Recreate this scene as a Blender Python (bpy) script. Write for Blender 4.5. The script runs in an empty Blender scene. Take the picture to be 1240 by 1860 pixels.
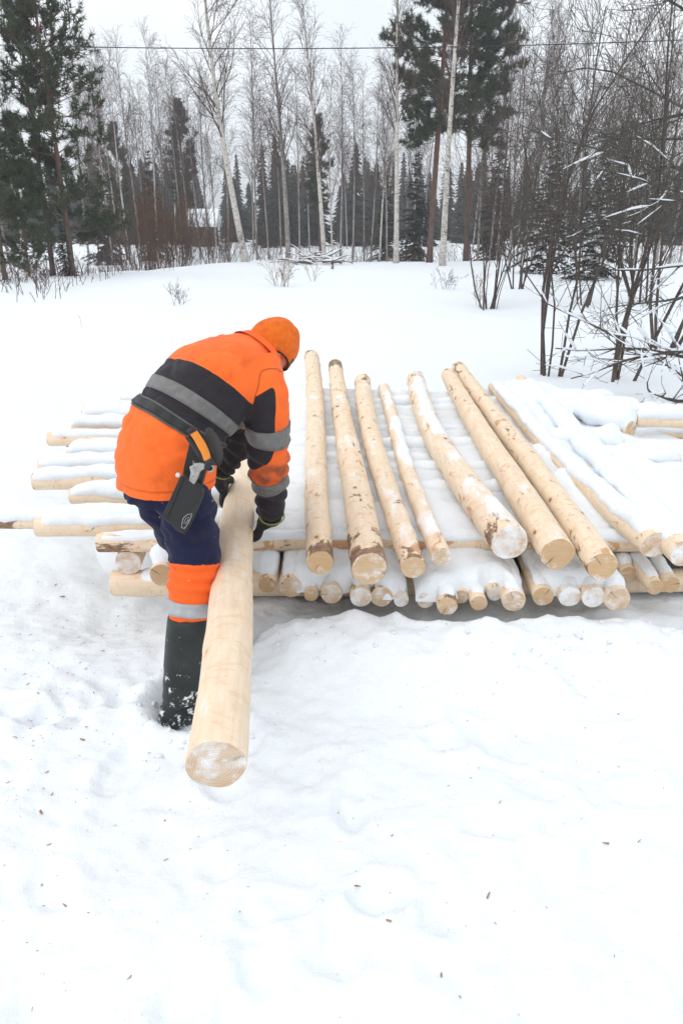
import bpy, math, random
import numpy as np
from mathutils import Vector, Matrix, noise as mnoise
from mathutils.bvhtree import BVHTree

# ------------------------------------------------------------------ camera, sky, sun, exposure
SC = bpy.context.scene
COL = SC.collection
R = math.radians
CAM_H, PITCH, FPX = 1.6, R(21.4), 1350.0
cam_data = bpy.data.cameras.new('camera')
cam_data.sensor_fit = 'VERTICAL'; cam_data.sensor_height = 36.0; cam_data.sensor_width = 24.0
cam_data.lens = FPX / 1860.0 * 36.0
cam_data.clip_start = 0.05; cam_data.clip_end = 2000
cam = bpy.data.objects.new('camera', cam_data); COL.objects.link(cam)
cam.location = (0, 0, CAM_H); cam.rotation_euler = (math.pi / 2 - PITCH, 0, 0)
SC.camera = cam

SUN_EL, SUN_AZ = R(52), R(-130)       # high soft sun behind the cloud, behind and left of the camera
world = bpy.data.worlds.new('World'); SC.world = world; world.use_nodes = True
wn, wl = world.node_tree.nodes, world.node_tree.links
wn.clear()
w_out = wn.new('ShaderNodeOutputWorld'); w_bg = wn.new('ShaderNodeBackground'); w_bg.inputs['Strength'].default_value = 0.1
w_sky = wn.new('ShaderNodeTexSky'); w_sky.sky_type = 'NISHITA'; w_sky.sun_disc = False
w_sky.sun_elevation = SUN_EL; w_sky.sun_rotation = SUN_AZ
w_tc = wn.new('ShaderNodeTexCoord'); w_noise = wn.new('ShaderNodeTexNoise')
w_noise.inputs['Scale'].default_value = 2.2; w_noise.inputs['Detail'].default_value = 4; w_noise.inputs['Roughness'].default_value = 0.5
w_ramp = wn.new('ShaderNodeValToRGB')
w_ramp.color_ramp.elements[0].position = 0.35; w_ramp.color_ramp.elements[0].color = (0.74, 0.785, 0.83, 1)
w_ramp.color_ramp.elements[1].position = 0.68; w_ramp.color_ramp.elements[1].color = (0.93, 0.95, 0.97, 1)
w_mul = wn.new('ShaderNodeVectorMath'); w_mul.operation = 'SCALE'; w_mul.inputs['Scale'].default_value = 10.0
w_mix = wn.new('ShaderNodeMix'); w_mix.data_type = 'RGBA'; w_mix.inputs['Factor'].default_value = 0.93
wl.new(w_tc.outputs['Generated'], w_noise.inputs['Vector'])
wl.new(w_noise.outputs['Fac'], w_ramp.inputs['Fac']); wl.new(w_ramp.outputs['Color'], w_mul.inputs[0])
wl.new(w_sky.outputs['Color'], w_mix.inputs['A']); wl.new(w_mul.outputs['Vector'], w_mix.inputs['B'])
wl.new(w_mix.outputs['Result'], w_bg.inputs['Color']); wl.new(w_bg.outputs['Background'], w_out.inputs['Surface'])

sun_data = bpy.data.lights.new('sun', 'SUN'); sun_data.energy = 0.7; sun_data.angle = R(60); sun_data.color = (1.0, 0.97, 0.93)
sun = bpy.data.objects.new('sun', sun_data); COL.objects.link(sun)
sd = Vector((math.sin(SUN_AZ) * math.cos(SUN_EL), math.cos(SUN_AZ) * math.cos(SUN_EL), math.sin(SUN_EL)))
sun.rotation_euler = sd.to_track_quat('Z', 'Y').to_euler()
sun.location = sd * 30

SC.render.engine = 'CYCLES'
SC.cycles.max_bounces = 6; SC.cycles.diffuse_bounces = 3; SC.cycles.glossy_bounces = 2; SC.cycles.transparent_max_bounces = 4
SC.cycles.use_denoising = True
VS = SC.view_settings
VS.view_transform = 'Standard'; VS.look = 'None'; VS.gamma = 1.0; VS.use_curve_mapping = False
VS.exposure = 0.46

# ------------------------------------------------------------------ helpers
SP, CP = math.sin(PITCH), math.cos(PITCH)
def ray(px, py):
    u = (px - 620) / FPX; v = (py - 930) / FPX
    return Vector((u, CP - v * SP, -(SP + v * CP)))
def onz(px, py, z):                 # where a sight line meets the height z
    d = ray(px, py); k = (z - CAM_H) / d.z
    return Vector((d.x * k, d.y * k, z))
def ony(px, py, Y):                 # where a sight line meets the distance Y
    d = ray(px, py); k = Y / d.y
    return Vector((d.x * k, Y, CAM_H + d.z * k))
def depth(p): return p[1] * CP + (CAM_H - p[2]) * SP
def smooth(a, b, x):
    t = np.clip((np.asarray(x, float) - a) / (b - a), 0, 1); return t * t * (3 - 2 * t)

def _hash(ix, iy, s):
    h = (ix.astype(np.int64) * 374761393 + iy.astype(np.int64) * 668265263 + s * 1442695041) & 0xffffffff
    h = ((h ^ (h >> 13)) * 1274126177) & 0xffffffff
    h = h ^ (h >> 16)
    return (h & 0xffff) / 65535.0
def vnoise(x, y, s=0):
    x = np.asarray(x, float); y = np.asarray(y, float)
    ix, iy = np.floor(x), np.floor(y); fx, fy = x - ix, y - iy
    fx = fx * fx * fx * (fx * (fx * 6 - 15) + 10); fy = fy * fy * fy * (fy * (fy * 6 - 15) + 10)
    a = _hash(ix, iy, s); b = _hash(ix + 1, iy, s); c = _hash(ix, iy + 1, s); d = _hash(ix + 1, iy + 1, s)
    return (a + (b - a) * fx) * (1 - fy) + (c + (d - c) * fx) * fy - 0.5
def fbm(x, y, f, o=3, s=0, g=0.5):
    v = 0; a = 1.0
    for i in range(o):
        c, sn = math.cos(i * 1.1 + s), math.sin(i * 1.1 + s)
        v = v + a * vnoise((x * c - y * sn) * f, (x * sn + y * c) * f, s + i * 7); f *= 2.03; a *= g
    return v

def tag(o, label=None, cat=None, group=None, kind=None):
    if label: o['label'] = label
    if cat: o['category'] = cat
    if group: o['group'] = group
    if kind: o['kind'] = kind
    return o
def link(name, data, parent=None):
    o = bpy.data.objects.new(name, data); COL.objects.link(o)
    if parent: o.parent = parent
    return o
def empty(name, loc=(0, 0, 0)):
    o = link(name, None); o.location = loc; o.empty_display_size = 0.1
    return o
def np_mesh(name, V, F, mats, smooth_=True, midx=None):
    """V (n,3) array, F list or (m,k) array of faces"""
    me = bpy.data.meshes.new(name)
    V = np.asarray(V, np.float32)
    if isinstance(F, np.ndarray):
        m, k = F.shape
        me.vertices.add(len(V)); me.vertices.foreach_set('co', V.ravel())
        me.loops.add(m * k); me.loops.foreach_set('vertex_index', F.astype(np.int32).ravel())
        me.polygons.add(m); me.polygons.foreach_set('loop_start', np.arange(0, m * k, k, dtype=np.int32))
        me.polygons.foreach_set('loop_total', np.full(m, k, np.int32))
        me.update(calc_edges=True)
    else:
        me.from_pydata(V.tolist(), [], F)
    for mt in (mats if isinstance(mats, (list, tuple)) else [mats]): me.materials.append(mt)
    if smooth_: me.polygons.foreach_set('use_smooth', np.ones(len(me.polygons), bool))
    if midx is not None: me.polygons.foreach_set('material_index', np.asarray(midx, np.int32))
    me.update()
    return me

class MB:
    def __init__(s): s.v = []; s.f = []; s.m = []
    def tube(s, pts, rad, sides=6, cap=True, mat=0):
        n = len(pts); base = len(s.v)
        up = None
        for i in range(n):
            p = pts[i]
            d = (pts[min(i + 1, n - 1)] - pts[max(i - 1, 0)])
            if d.length < 1e-9: d = Vector((0, 0, 1))
            d.normalize()
            if up is None:
                up = d.orthogonal().normalized()
            else:
                up = up - d * up.dot(d)
                up = up.normalized() if up.length > 1e-6 else d.orthogonal().normalized()
            w = d.cross(up); r = rad[i]
            for k in range(sides):
                a = 2 * math.pi * k / sides
                q = p + (up * math.cos(a) + w * math.sin(a)) * r
                s.v.append((q.x, q.y, q.z))
        for i in range(n - 1):
            for k in range(sides):
                k2 = (k + 1) % sides
                s.f.append((base + i * sides + k, base + i * sides + k2, base + (i + 1) * sides + k2, base + (i + 1) * sides + k)); s.m.append(mat)
        if cap:
            s.f.append(tuple(base + k for k in range(sides))[::-1]); s.m.append(mat)
            s.f.append(tuple(base + (n - 1) * sides + k for k in range(sides))); s.m.append(mat)
    def loft(s, rings, mat=0, cap=True):
        base = len(s.v); k = len(rings[0])
        for r_ in rings:
            for q in r_: s.v.append(tuple(q))
        for i in range(len(rings) - 1):
            for j in range(k):
                j2 = (j + 1) % k
                s.f.append((base + i * k + j, base + i * k + j2, base + (i + 1) * k + j2, base + (i + 1) * k + j)); s.m.append(mat)
        if cap:
            s.f.append(tuple(base + j for j in range(k))[::-1]); s.m.append(mat)
            s.f.append(tuple(base + (len(rings) - 1) * k + j for j in range(k))); s.m.append(mat)
    def tri(s, a, b, c, mat=0):
        n = len(s.v); s.v += [tuple(a), tuple(b), tuple(c)]; s.f.append((n, n + 1, n + 2)); s.m.append(mat)
    def quad(s, a, b, c, d, mat=0):
        n = len(s.v); s.v += [tuple(a), tuple(b), tuple(c), tuple(d)]; s.f.append((n, n + 1, n + 2, n + 3)); s.m.append(mat)
    def box(s, c, ax, ay, az, mat=0):
        n = len(s.v)
        for i in (-1, 1):
            for j in (-1, 1):
                for k in (-1, 1): s.v.append(tuple(c + ax * i + ay * j + az * k))
        for q in ((0, 1, 3, 2), (4, 6, 7, 5), (0, 4, 5, 1), (2, 3, 7, 6), (0, 2, 6, 4), (1, 5, 7, 3)):
            s.f.append(tuple(n + t for t in q)); s.m.append(mat)
    def mesh(s, name, mats, smooth_=True):
        return np_mesh(name, np.array(s.v, np.float32).reshape(-1, 3), s.f, mats, smooth_, s.m)
    def build(s, name, mats, parent=None, smooth_=True):
        return link(name, s.mesh(name, mats, smooth_), parent)

def voxel_mesh(mb, name, mats, vox, it=6, fac=0.5):
    me = mb.mesh('tmp', [])
    o = link('tmp', me)
    m = o.modifiers.new('r', 'REMESH'); m.mode = 'VOXEL'; m.voxel_size = vox; m.use_smooth_shade = True
    if it:
        q = o.modifiers.new('s', 'SMOOTH'); q.factor = fac; q.iterations = it
    dg = bpy.context.evaluated_depsgraph_get()
    out = bpy.data.meshes.new_from_object(o.evaluated_get(dg)); out.name = name
    bpy.data.objects.remove(o); bpy.data.meshes.remove(me)
    out.materials.clear()
    for mt in mats: out.materials.append(mt)
    out.polygons.foreach_set('use_smooth', np.ones(len(out.polygons), bool))
    return out

# ------------------------------------------------------------------ materials
class NT:
    """tiny node-tree writer"""
    def __init__(s, name, rough=0.8, spec=0.3):
        s.mat = bpy.data.materials.new(name); s.mat.use_nodes = True
        s.t = s.mat.node_tree; s.n = s.t.nodes; s.l = s.t.links
        s.b = s.n['Principled BSDF']; s.b.inputs['Roughness'].default_value = rough; s.b.inputs['Specular IOR Level'].default_value = spec
    def new(s, kind, **kw):
        n = s.n.new(kind)
        for k, v in kw.items():
            if k in n.inputs: n.inputs[k].default_value = v
            else: setattr(n, k, v)
        return n
    def lk(s, a, b): s.l.new(a, b)
    def obj_coord(s, scale=(1, 1, 1), rnd=True):
        tc = s.new('ShaderNodeTexCoord'); mp = s.new('ShaderNodeMapping'); mp.inputs['Scale'].default_value = scale
        src = tc.outputs['Object']
        if rnd:
            oi = s.new('ShaderNodeObjectInfo'); ad = s.new('ShaderNodeVectorMath', operation='ADD')
            ml = s.new('ShaderNodeMath', operation='MULTIPLY'); ml.inputs[1].default_value = 37.0
            s.lk(oi.outputs['Random'], ml.inputs[0]); s.lk(src, ad.inputs[0]); s.lk(ml.outputs[0], ad.inputs[1]); src = ad.outputs[0]
        s.lk(src, mp.inputs['Vector']); return mp.outputs['Vector']
    def noise(s, vec, scale, detail=4, rough=0.55, dist=0.0):
        n = s.new('ShaderNodeTexNoise'); n.inputs['Scale'].default_value = scale; n.inputs['Detail'].default_value = detail
        n.inputs['Roughness'].default_value = rough; n.inputs['Distortion'].default_value = dist
        if vec is not None: s.lk(vec, n.inputs['Vector'])
        return n.outputs['Fac']
    def ramp(s, fac, stops, interp='LINEAR'):
        r = s.new('ShaderNodeValToRGB'); cr = r.color_ramp; cr.interpolation = interp
        while len(cr.elements) < len(stops): cr.elements.new(0.5)
        for e, (p, c) in zip(cr.elements, stops):
            e.position = p; e.color = (*c, 1) if len(c) == 3 else c
        s.lk(fac, r.inputs['Fac']); return r.outputs['Color']
    def math(s, op, a, b=None, c=None):
        m = s.new('ShaderNodeMath', operation=op)
        for i, q in enumerate((a, b, c)):
            if q is None: continue
            if isinstance(q, (int, float)): m.inputs[i].default_value = q
            else: s.lk(q, m.inputs[i])
        return m.outputs[0]
    def mix(s, fac, a, b):
        m = s.new('ShaderNodeMix', data_type='RGBA')
        for sock, q in (('Factor', fac), ('A', a), ('B', b)):
            if isinstance(q, (int, float)): m.inputs[sock].default_value = q
            elif isinstance(q, tuple): m.inputs[sock].default_value = (*q, 1)
            else: s.lk(q, m.inputs[sock])
        return m.outputs['Result']
    def attr(s, name):
        a = s.new('ShaderNodeAttribute'); a.attribute_name = name; return a.outputs['Fac']
    def step(s, val, edge, w=0.02):
        mr = s.new('ShaderNodeMapRange'); mr.inputs['From Min'].default_value = edge - w; mr.inputs['From Max'].default_value = edge + w
        s.lk(val, mr.inputs['Value']); return mr.outputs['Result']
    def color(s, c):
        if isinstance(c, tuple): s.b.inputs['Base Color'].default_value = (*c, 1)
        else: s.lk(c, s.b.inputs['Base Color'])
    def bump(s, h, strength=0.3, dist=0.01):
        b = s.new('ShaderNodeBump'); b.inputs['Strength'].default_value = strength; b.inputs['Distance'].default_value = dist
        s.lk(h, b.inputs['Height']); s.lk(b.outputs['Normal'], s.b.inputs['Normal'])

def flat(name, c, rough=0.8, spec=0.3, var=0.25, scale=8.0):
    m = NT(name, rough, spec); v = m.noise(m.obj_coord(), scale)
    m.color(m.ramp(v, [(0.25, tuple(x * (1 - var) for x in c)), (0.75, tuple(min(1, x * (1 + var)) for x in c))]))
    return m.mat

# snow: fine crystalline relief only, colour is plain snow
def mk_snow(name, dirt):
    m = NT(name, 0.75, 0.25)
    tc = m.new('ShaderNodeTexCoord'); v = tc.outputs['Object']
    n1 = m.noise(v, 26, 5, 0.62); n2 = m.noise(v, 210, 3, 0.7); n3 = m.noise(v, 7, 3, 0.5)
    base = m.ramp(n1, [(0.3, (0.835, 0.88, 0.925)), (0.7, (0.885, 0.915, 0.945))])
    if dirt:
        d = m.noise(v, 3.3, 6, 0.75); fl = m.noise(v, 95, 2, 0.5)
        k = m.math('MULTIPLY', m.step(d, 0.60, 0.05), m.step(fl, 0.645, 0.02))
        base = m.mix(m.math('MULTIPLY', k, 0.5), base, (0.55, 0.43, 0.33))
    m.color(base)
    h = m.math('ADD', m.math('MULTIPLY', n1, 0.8), m.math('ADD', m.math('MULTIPLY', n2, 0.28), m.math('MULTIPLY', n3, 0.8)))
    m.bump(h, 0.55, 0.02)
    return m.mat
SNOW = mk_snow('snow_ground', True)
SNOWC = mk_snow('snow_loose', False)

# peeled log: cream wood, inner-bark patches, dark bark scraps, knots, snow dust (object colour: r bark, g snow, b redness)
def mk_log():
    m = NT('peeled_wood', 0.62, 0.25)
    v = m.obj_coord((1, 1, 1)); vs = m.obj_coord((1, 1, 0.16)); vx = m.obj_coord((1, 1, 2.6))
    oi = m.new('ShaderNodeObjectInfo'); sep = m.new('ShaderNodeSeparateColor'); m.lk(oi.outputs['Color'], sep.inputs[0])
    bark, snow, red = sep.outputs[0], sep.outputs[1], sep.outputs[2]
    grain = m.noise(vs, 60, 5, 0.6); broad = m.noise(v, 6, 3, 0.5)
    c = m.ramp(grain, [(0.25, (0.75, 0.585, 0.42)), (0.5, (0.83, 0.675, 0.505)), (0.8, (0.88, 0.755, 0.59))])
    c = m.mix(m.math('MULTIPLY', m.step(broad, 0.55, 0.16), 0.4), c, (0.82, 0.61, 0.42))
    ringp = m.noise(vx, 11, 3, 0.5, 1.2)                             # drawknife facets
    c = m.mix(m.math('MULTIPLY', m.step(ringp, 0.6, 0.03), 0.28), c, (0.72, 0.44, 0.22))
    rp = m.noise(m.obj_coord((1, 1, 0.55)), 13, 5, 0.65, 0.8)        # inner bark, orange brown
    rsum = m.math('ADD', rp, m.math('MULTIPLY', red, 0.16))
    c = m.mix(m.math('MULTIPLY', m.step(rsum, 0.69, 0.02), 0.8), c, (0.55, 0.27, 0.12))
    kn = m.new('ShaderNodeTexVoronoi'); kn.inputs['Scale'].default_value = 9.0; m.lk(m.obj_coord((1, 1, 0.7)), kn.inputs['Vector'])
    knot = m.math('SUBTRACT', 1.0, m.step(kn.outputs['Distance'], 0.085, 0.025))
    halo = m.math('SUBTRACT', 1.0, m.step(kn.outputs['Distance'], 0.17, 0.07))
    c = m.mix(m.math('MULTIPLY', halo, 0.35), c, (0.62, 0.38, 0.19))
    c = m.mix(m.math('MULTIPLY', knot, 0.85), c, (0.20, 0.11, 0.05))
    ln = m.noise(m.obj_coord((1, 1, 3.2)), 24, 2, 0.5)               # lenticel dashes
    c = m.mix(m.math('MULTIPLY', m.step(ln, 0.672, 0.015), m.math('MULTIPLY_ADD', bark, 0.8, 0.12)), c, (0.42, 0.26, 0.14))
    bp = m.noise(m.obj_coord((1, 1, 0.5)), 9, 6, 0.7, 0.5)
    at = m.attr('endness')
    bsum = m.math('ADD', bp, m.math('ADD', m.math('MULTIPLY', bark, 0.16), m.math('MULTIPLY', m.math('MULTIPLY', at, bark), 0.25)))
    bm_ = m.step(bsum, 0.735, 0.015)
    c = m.mix(m.math('MULTIPLY', bm_, 0.92), c, m.ramp(m.noise(v, 50, 4), [(0.3, (0.11, 0.055, 0.03)), (0.7, (0.33, 0.185, 0.10))]))
    geo = m.new('ShaderNodeNewGeometry'); sx = m.new('ShaderNodeSeparateXYZ'); m.lk(geo.outputs['Normal'], sx.inputs[0])
    sn = m.noise(m.obj_coord((1, 1, 0.4)), 11, 6, 0.65)
    ssum = m.math('ADD', sn, m.math('ADD', m.math('MULTIPLY', snow, 0.30), m.math('MULTIPLY', m.math('SUBTRACT', sx.outputs['Z'], 0.8), 0.16)))
    sm = m.step(ssum, 0.70, 0.07)
    c = m.mix(m.math('MULTIPLY', sm, 0.9), c, (0.87, 0.88, 0.90))
    m.color(c)
    h = m.math('ADD', m.math('MULTIPLY', grain, 0.4), m.math('ADD', m.math('MULTIPLY', ringp, 0.5), m.math('MULTIPLY', bm_, 1.0)))
    m.bump(h, 0.35, 0.006)
    return m.mat
LOG = mk_log()
def mk_end():
    m = NT('cut_end_grain', 0.75, 0.2)
    tc = m.new('ShaderNodeTexCoord'); v = tc.outputs['Object']
    oi = m.new('ShaderNodeObjectInfo'); sep = m.new('ShaderNodeSeparateColor'); m.lk(oi.outputs['Color'], sep.inputs[0])
    vr = m.obj_coord()
    sx = m.new('ShaderNodeSeparateXYZ'); m.lk(v, sx.inputs[0])
    rad = m.math('SQRT', m.math('ADD', m.math('MULTIPLY', sx.outputs[0], sx.outputs[0]), m.math('MULTIPLY', sx.outputs[1], sx.outputs[1])))
    rr = m.math('ADD', rad, m.math('MULTIPLY', m.noise(vr, 20, 2), 0.012))
    rings = m.math('MULTIPLY_ADD', m.math('SINE', m.math('MULTIPLY', rr, 900.0)), 0.5, 0.5)
    c = m.mix(rings, (0.64, 0.43, 0.235), (0.49, 0.305, 0.15))
    saw = m.new('ShaderNodeMapping'); saw.inputs['Scale'].default_value = (14, 120, 1); saw.inputs['Rotation'].default_value = (0, 0, 0.7); m.lk(vr, saw.inputs['Vector'])
    c = m.mix(m.math('MULTIPLY', m.step(m.noise(saw.outputs[0], 1.0, 3), 0.55, 0.1), 0.3), c, (0.74, 0.56, 0.36))
    ang = m.math('ARCTAN2', sx.outputs[1], sx.outputs[0])
    oi2 = m.math('MULTIPLY', oi.outputs['Random'], 6.283)
    cr = m.math('COSINE', m.math('SUBTRACT', m.math('ADD', ang, m.math('MULTIPLY', m.noise(vr, 40, 2), 0.25)), oi2))
    crk = m.math('MULTIPLY', m.step(cr, 0.9965, 0.0025), m.step(m.noise(vr, 14, 2), 0.45, 0.05))
    c = m.mix(m.math('MULTIPLY', crk, 0.8), c, (0.16, 0.09, 0.045))
    c = m.mix(m.math('MULTIPLY', m.step(m.noise(vr, 12, 3), 0.5, 0.25), m.math('MULTIPLY', sep.outputs[1], 1.1)), c, (0.80, 0.76, 0.72))
    sn = m.noise(vr, 17, 5, 0.66)
    sm = m.step(m.math('ADD', sn, m.math('MULTIPLY', sep.outputs[1], 0.4)), 0.71, 0.12)
    c = m.mix(m.math('MULTIPLY', sm, 0.93), c, (0.87, 0.88, 0.9))
    m.color(c); m.bump(m.math('ADD', rings, m.math('MULTIPLY', sm, 2.0)), 0.3, 0.003)
    return m.mat
CUT = mk_end()

def mk_bark(name, c0, c1, scale=20, zs=0.25, extra=None):
    m = NT(name, 0.9, 0.1); v = m.obj_coord((1, 1, zs)); n = m.noise(v, scale, 5, 0.65)
    c = m.ramp(n, [(0.3, c0), (0.7, c1)])
    if extra: c = extra(m, c)
    m.color(c); m.bump(n, 0.5, 0.02); return m.mat
def pine_extra(m, c):
    tc = m.new('ShaderNodeTexCoord'); sx = m.new('ShaderNodeSeparateXYZ'); m.lk(tc.outputs['Object'], sx.inputs[0])
    k = m.step(sx.outputs[2], 2.4, 1.2)
    return m.mix(k, c, m.ramp(m.noise(m.obj_coord((1, 1, 0.3)), 14), [(0.3, (0.10, 0.055, 0.042)), (0.7, (0.20, 0.105, 0.072))]))
PINEBARK = mk_bark('pine_bark', (0.07, 0.05, 0.042), (0.19, 0.14, 0.115), extra=pine_extra)
def birch_extra(m, c):
    d = m.noise(m.obj_coord((1, 1, 2.5)), 9, 4, 0.6)
    c = m.mix(m.math('MULTIPLY', m.step(d, 0.60, 0.02), 0.85), c, (0.06, 0.05, 0.045))
    return c
BIRCHBARK = mk_bark('birch_bark', (0.44, 0.405, 0.36), (0.66, 0.62, 0.56), 8, 1.0, birch_extra)
GREYBIRCH = mk_bark('grey_birch_bark', (0.20, 0.17, 0.155), (0.42, 0.38, 0.35), 9, 1.0, birch_extra)
TWIG = mk_bark('birch_twigs', (0.075, 0.05, 0.043), (0.15, 0.103, 0.09), 3, 1.0)
REDTWIG = mk_bark('willow_twigs', (0.075, 0.042, 0.026), (0.155, 0.085, 0.05), 3, 1.0)
SHRUB = mk_bark('alder_bark', (0.05, 0.038, 0.033), (0.145, 0.118, 0.105), 22, 0.5)
LICHEN = mk_bark('lichen_bark', (0.035, 0.03, 0.026), (0.15, 0.148, 0.128), 30, 0.6)
DRYGRASS = mk_bark('dry_stalks', (0.20, 0.13, 0.075), (0.36, 0.25, 0.15), 5, 1.0)
NEEDLE = flat('pine_needles', (0.052, 0.072, 0.036), 0.75, 0.2, 0.45, 3.0)
SPRUCE = flat('spruce_needles', (0.038, 0.044, 0.032), 0.8, 0.2, 0.45, 3.0)
DEADWOOD = flat('fallen_wood', (0.16, 0.11, 0.075), 0.9, 0.1, 0.4, 20)
CHIP = flat('wood_chips', (0.33, 0.19, 0.12), 0.9, 0.1, 0.5, 60)

# ------------------------------------------------------------------ ground
rng = random.Random(5)
def crest(x): return np.clip(28.0 + np.minimum(np.asarray(x, float) + 3.0, 0) * 1.85, 13, 28)
PRINTS = []
for i in range(70):
    PRINTS.append((rng.uniform(-1.5, 1.7), rng.uniform(0.9, 2.35), rng.uniform(0, 3.14), rng.uniform(0.07, 0.12), rng.uniform(0.045, 0.06), rng.uniform(0.006, 0.020)))
for i in range(14):
    PRINTS.append((rng.uniform(-2.6, -0.75), rng.uniform(1.6, 2.9), rng.uniform(0, 3.14), 0.13, 0.06, rng.uniform(0.015, 0.03)))
FOOT_R = onz(332, 1293, 0); FOOT_L = onz(392, 1190, 0)
def gh_np(x, y):
    x = np.asarray(x, float); y = np.asarray(y, float)
    yc = crest(x)
    z = 0.10 * smooth(5, 16, y) + 0.10 * smooth(0.6, 1.0, y / yc) - 0.62 * smooth(1.02, 1.35, y / yc)
    far = smooth(4.5, 9, y)
    z = z + far * (0.22 * fbm(x, y, 0.11, 3, 3) + 0.05 * fbm(x, y, 0.7, 2, 4)) * (1 - 0.5 * smooth(20, 60, y))
    # raised drifts to the left of and behind the stack
    z = z + 0.10 * smooth(-1.2, -3.5, x) * smooth(2.5, 6, y) + 0.16 * np.exp(-((x - 1.9) / 1.6) ** 2 - ((y - 6.6) / 1.5) ** 2)
    near = 1 - smooth(3.2, 6.5, y)
    tr = near * (1 - smooth(1.9, 3.2, np.abs(x)) * 0.6)
    z = z + tr * (0.065 * fbm(x, y, 1.2, 2, 11) + 0.028 * fbm(x, y, 3.7, 3, 12, 0.5))
    lump = fbm(x, y, 11.0, 3, 13, 0.6)
    z = z + tr * 0.014 * lump + tr * 0.007 * fbm(x, y, 30.0, 2, 15)
    for (a, b, t, l, w, d) in PRINTS:
        m = (np.abs(x - a) < 0.35) & (np.abs(y - b) < 0.35)
        if not np.any(m): continue
        dx, dy = np.where(m, x - a, 9), np.where(m, y - b, 9)
        u = (dx * math.cos(t) + dy * math.sin(t)) / l; v = (-dx * math.sin(t) + dy * math.cos(t)) / w
        q = np.sqrt(u * u + v * v)
        z = z - d * (1 - smooth(0.75, 1.15, q)) + d * 0.45 * np.exp(-((q - 1.35) / 0.28) ** 2)
    # hollow at the stack's corner and under its overhang; ploughed ridge along its front
    z = z - 0.10 * np.exp(-((x + 1.02) / 0.30) ** 2 - ((y - 2.93) / 0.24) ** 2)
    under = smooth(-0.75, -0.45, x) * smooth(2.66, 2.80, y) * (1 - smooth(5.0, 5.6, y))
    z = z + 0.045 * under
    yr = y - 2.525 - 0.07 * vnoise(x * 2, y * 0, 21)
    ridge = np.exp(-(yr / np.where(yr > 0, 0.07, 0.34)) ** 2) * smooth(-0.50, -0.12, x)
    z = z + ridge * (0.188 - 0.045 * smooth(0.3, 1.3, x) + 0.035 * fbm(x, y, 7, 3, 22, 0.6) * smooth(-0.3, 0.0, yr))
    for P, dd in ((FOOT_R, 0.045), (FOOT_L, 0.03)):
        q = np.sqrt(((x - P.x - 0.03) / 0.13) ** 2 + ((y - P.y - 0.03) / 0.13) ** 2)
        z = z - dd * (1 - smooth(0.7, 1.2, q)) + 0.03 * np.exp(-((q - 1.45) / 0.35) ** 2) * (1 + 1.2 * fbm(x, y, 16, 2, 30))
    return z
def gh(x, y): return float(gh_np(np.array([x]), np.array([y]))[0])

ys = [-60, -30, -12, -5, -2, -0.8]
y = -0.2
while y < 500:
    ys.append(y); y += 0.011 if y < 3.1 else max(0.011, (y - 2.2) * 0.0135)
ys = np.array(ys)
ss = np.linspace(-1, 1, 400)
half = 2.2 + 0.72 * np.maximum(ys, 0) + 8.0 * smooth(5, 12, ys) + np.where(ys < -0.5, 60, 0)
GX = ss[None, :] * half[:, None]; GY = np.repeat(ys[:, None], len(ss), 1)
GZ = gh_np(GX, GY)
nr, nc = GX.shape
idx = np.arange(nr * nc).reshape(nr, nc)
F = np.stack([idx[:-1, :-1].ravel(), idx[:-1, 1:].ravel(), idx[1:, 1:].ravel(), idx[1:, :-1].ravel()], 1)
ground = link('snowy_ground', np_mesh('snowy_ground', np.stack([GX, GY, GZ], 2).reshape(-1, 3), F, SNOW))
tag(ground, 'wide field of trampled white snow', 'snow', kind='structure')

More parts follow.
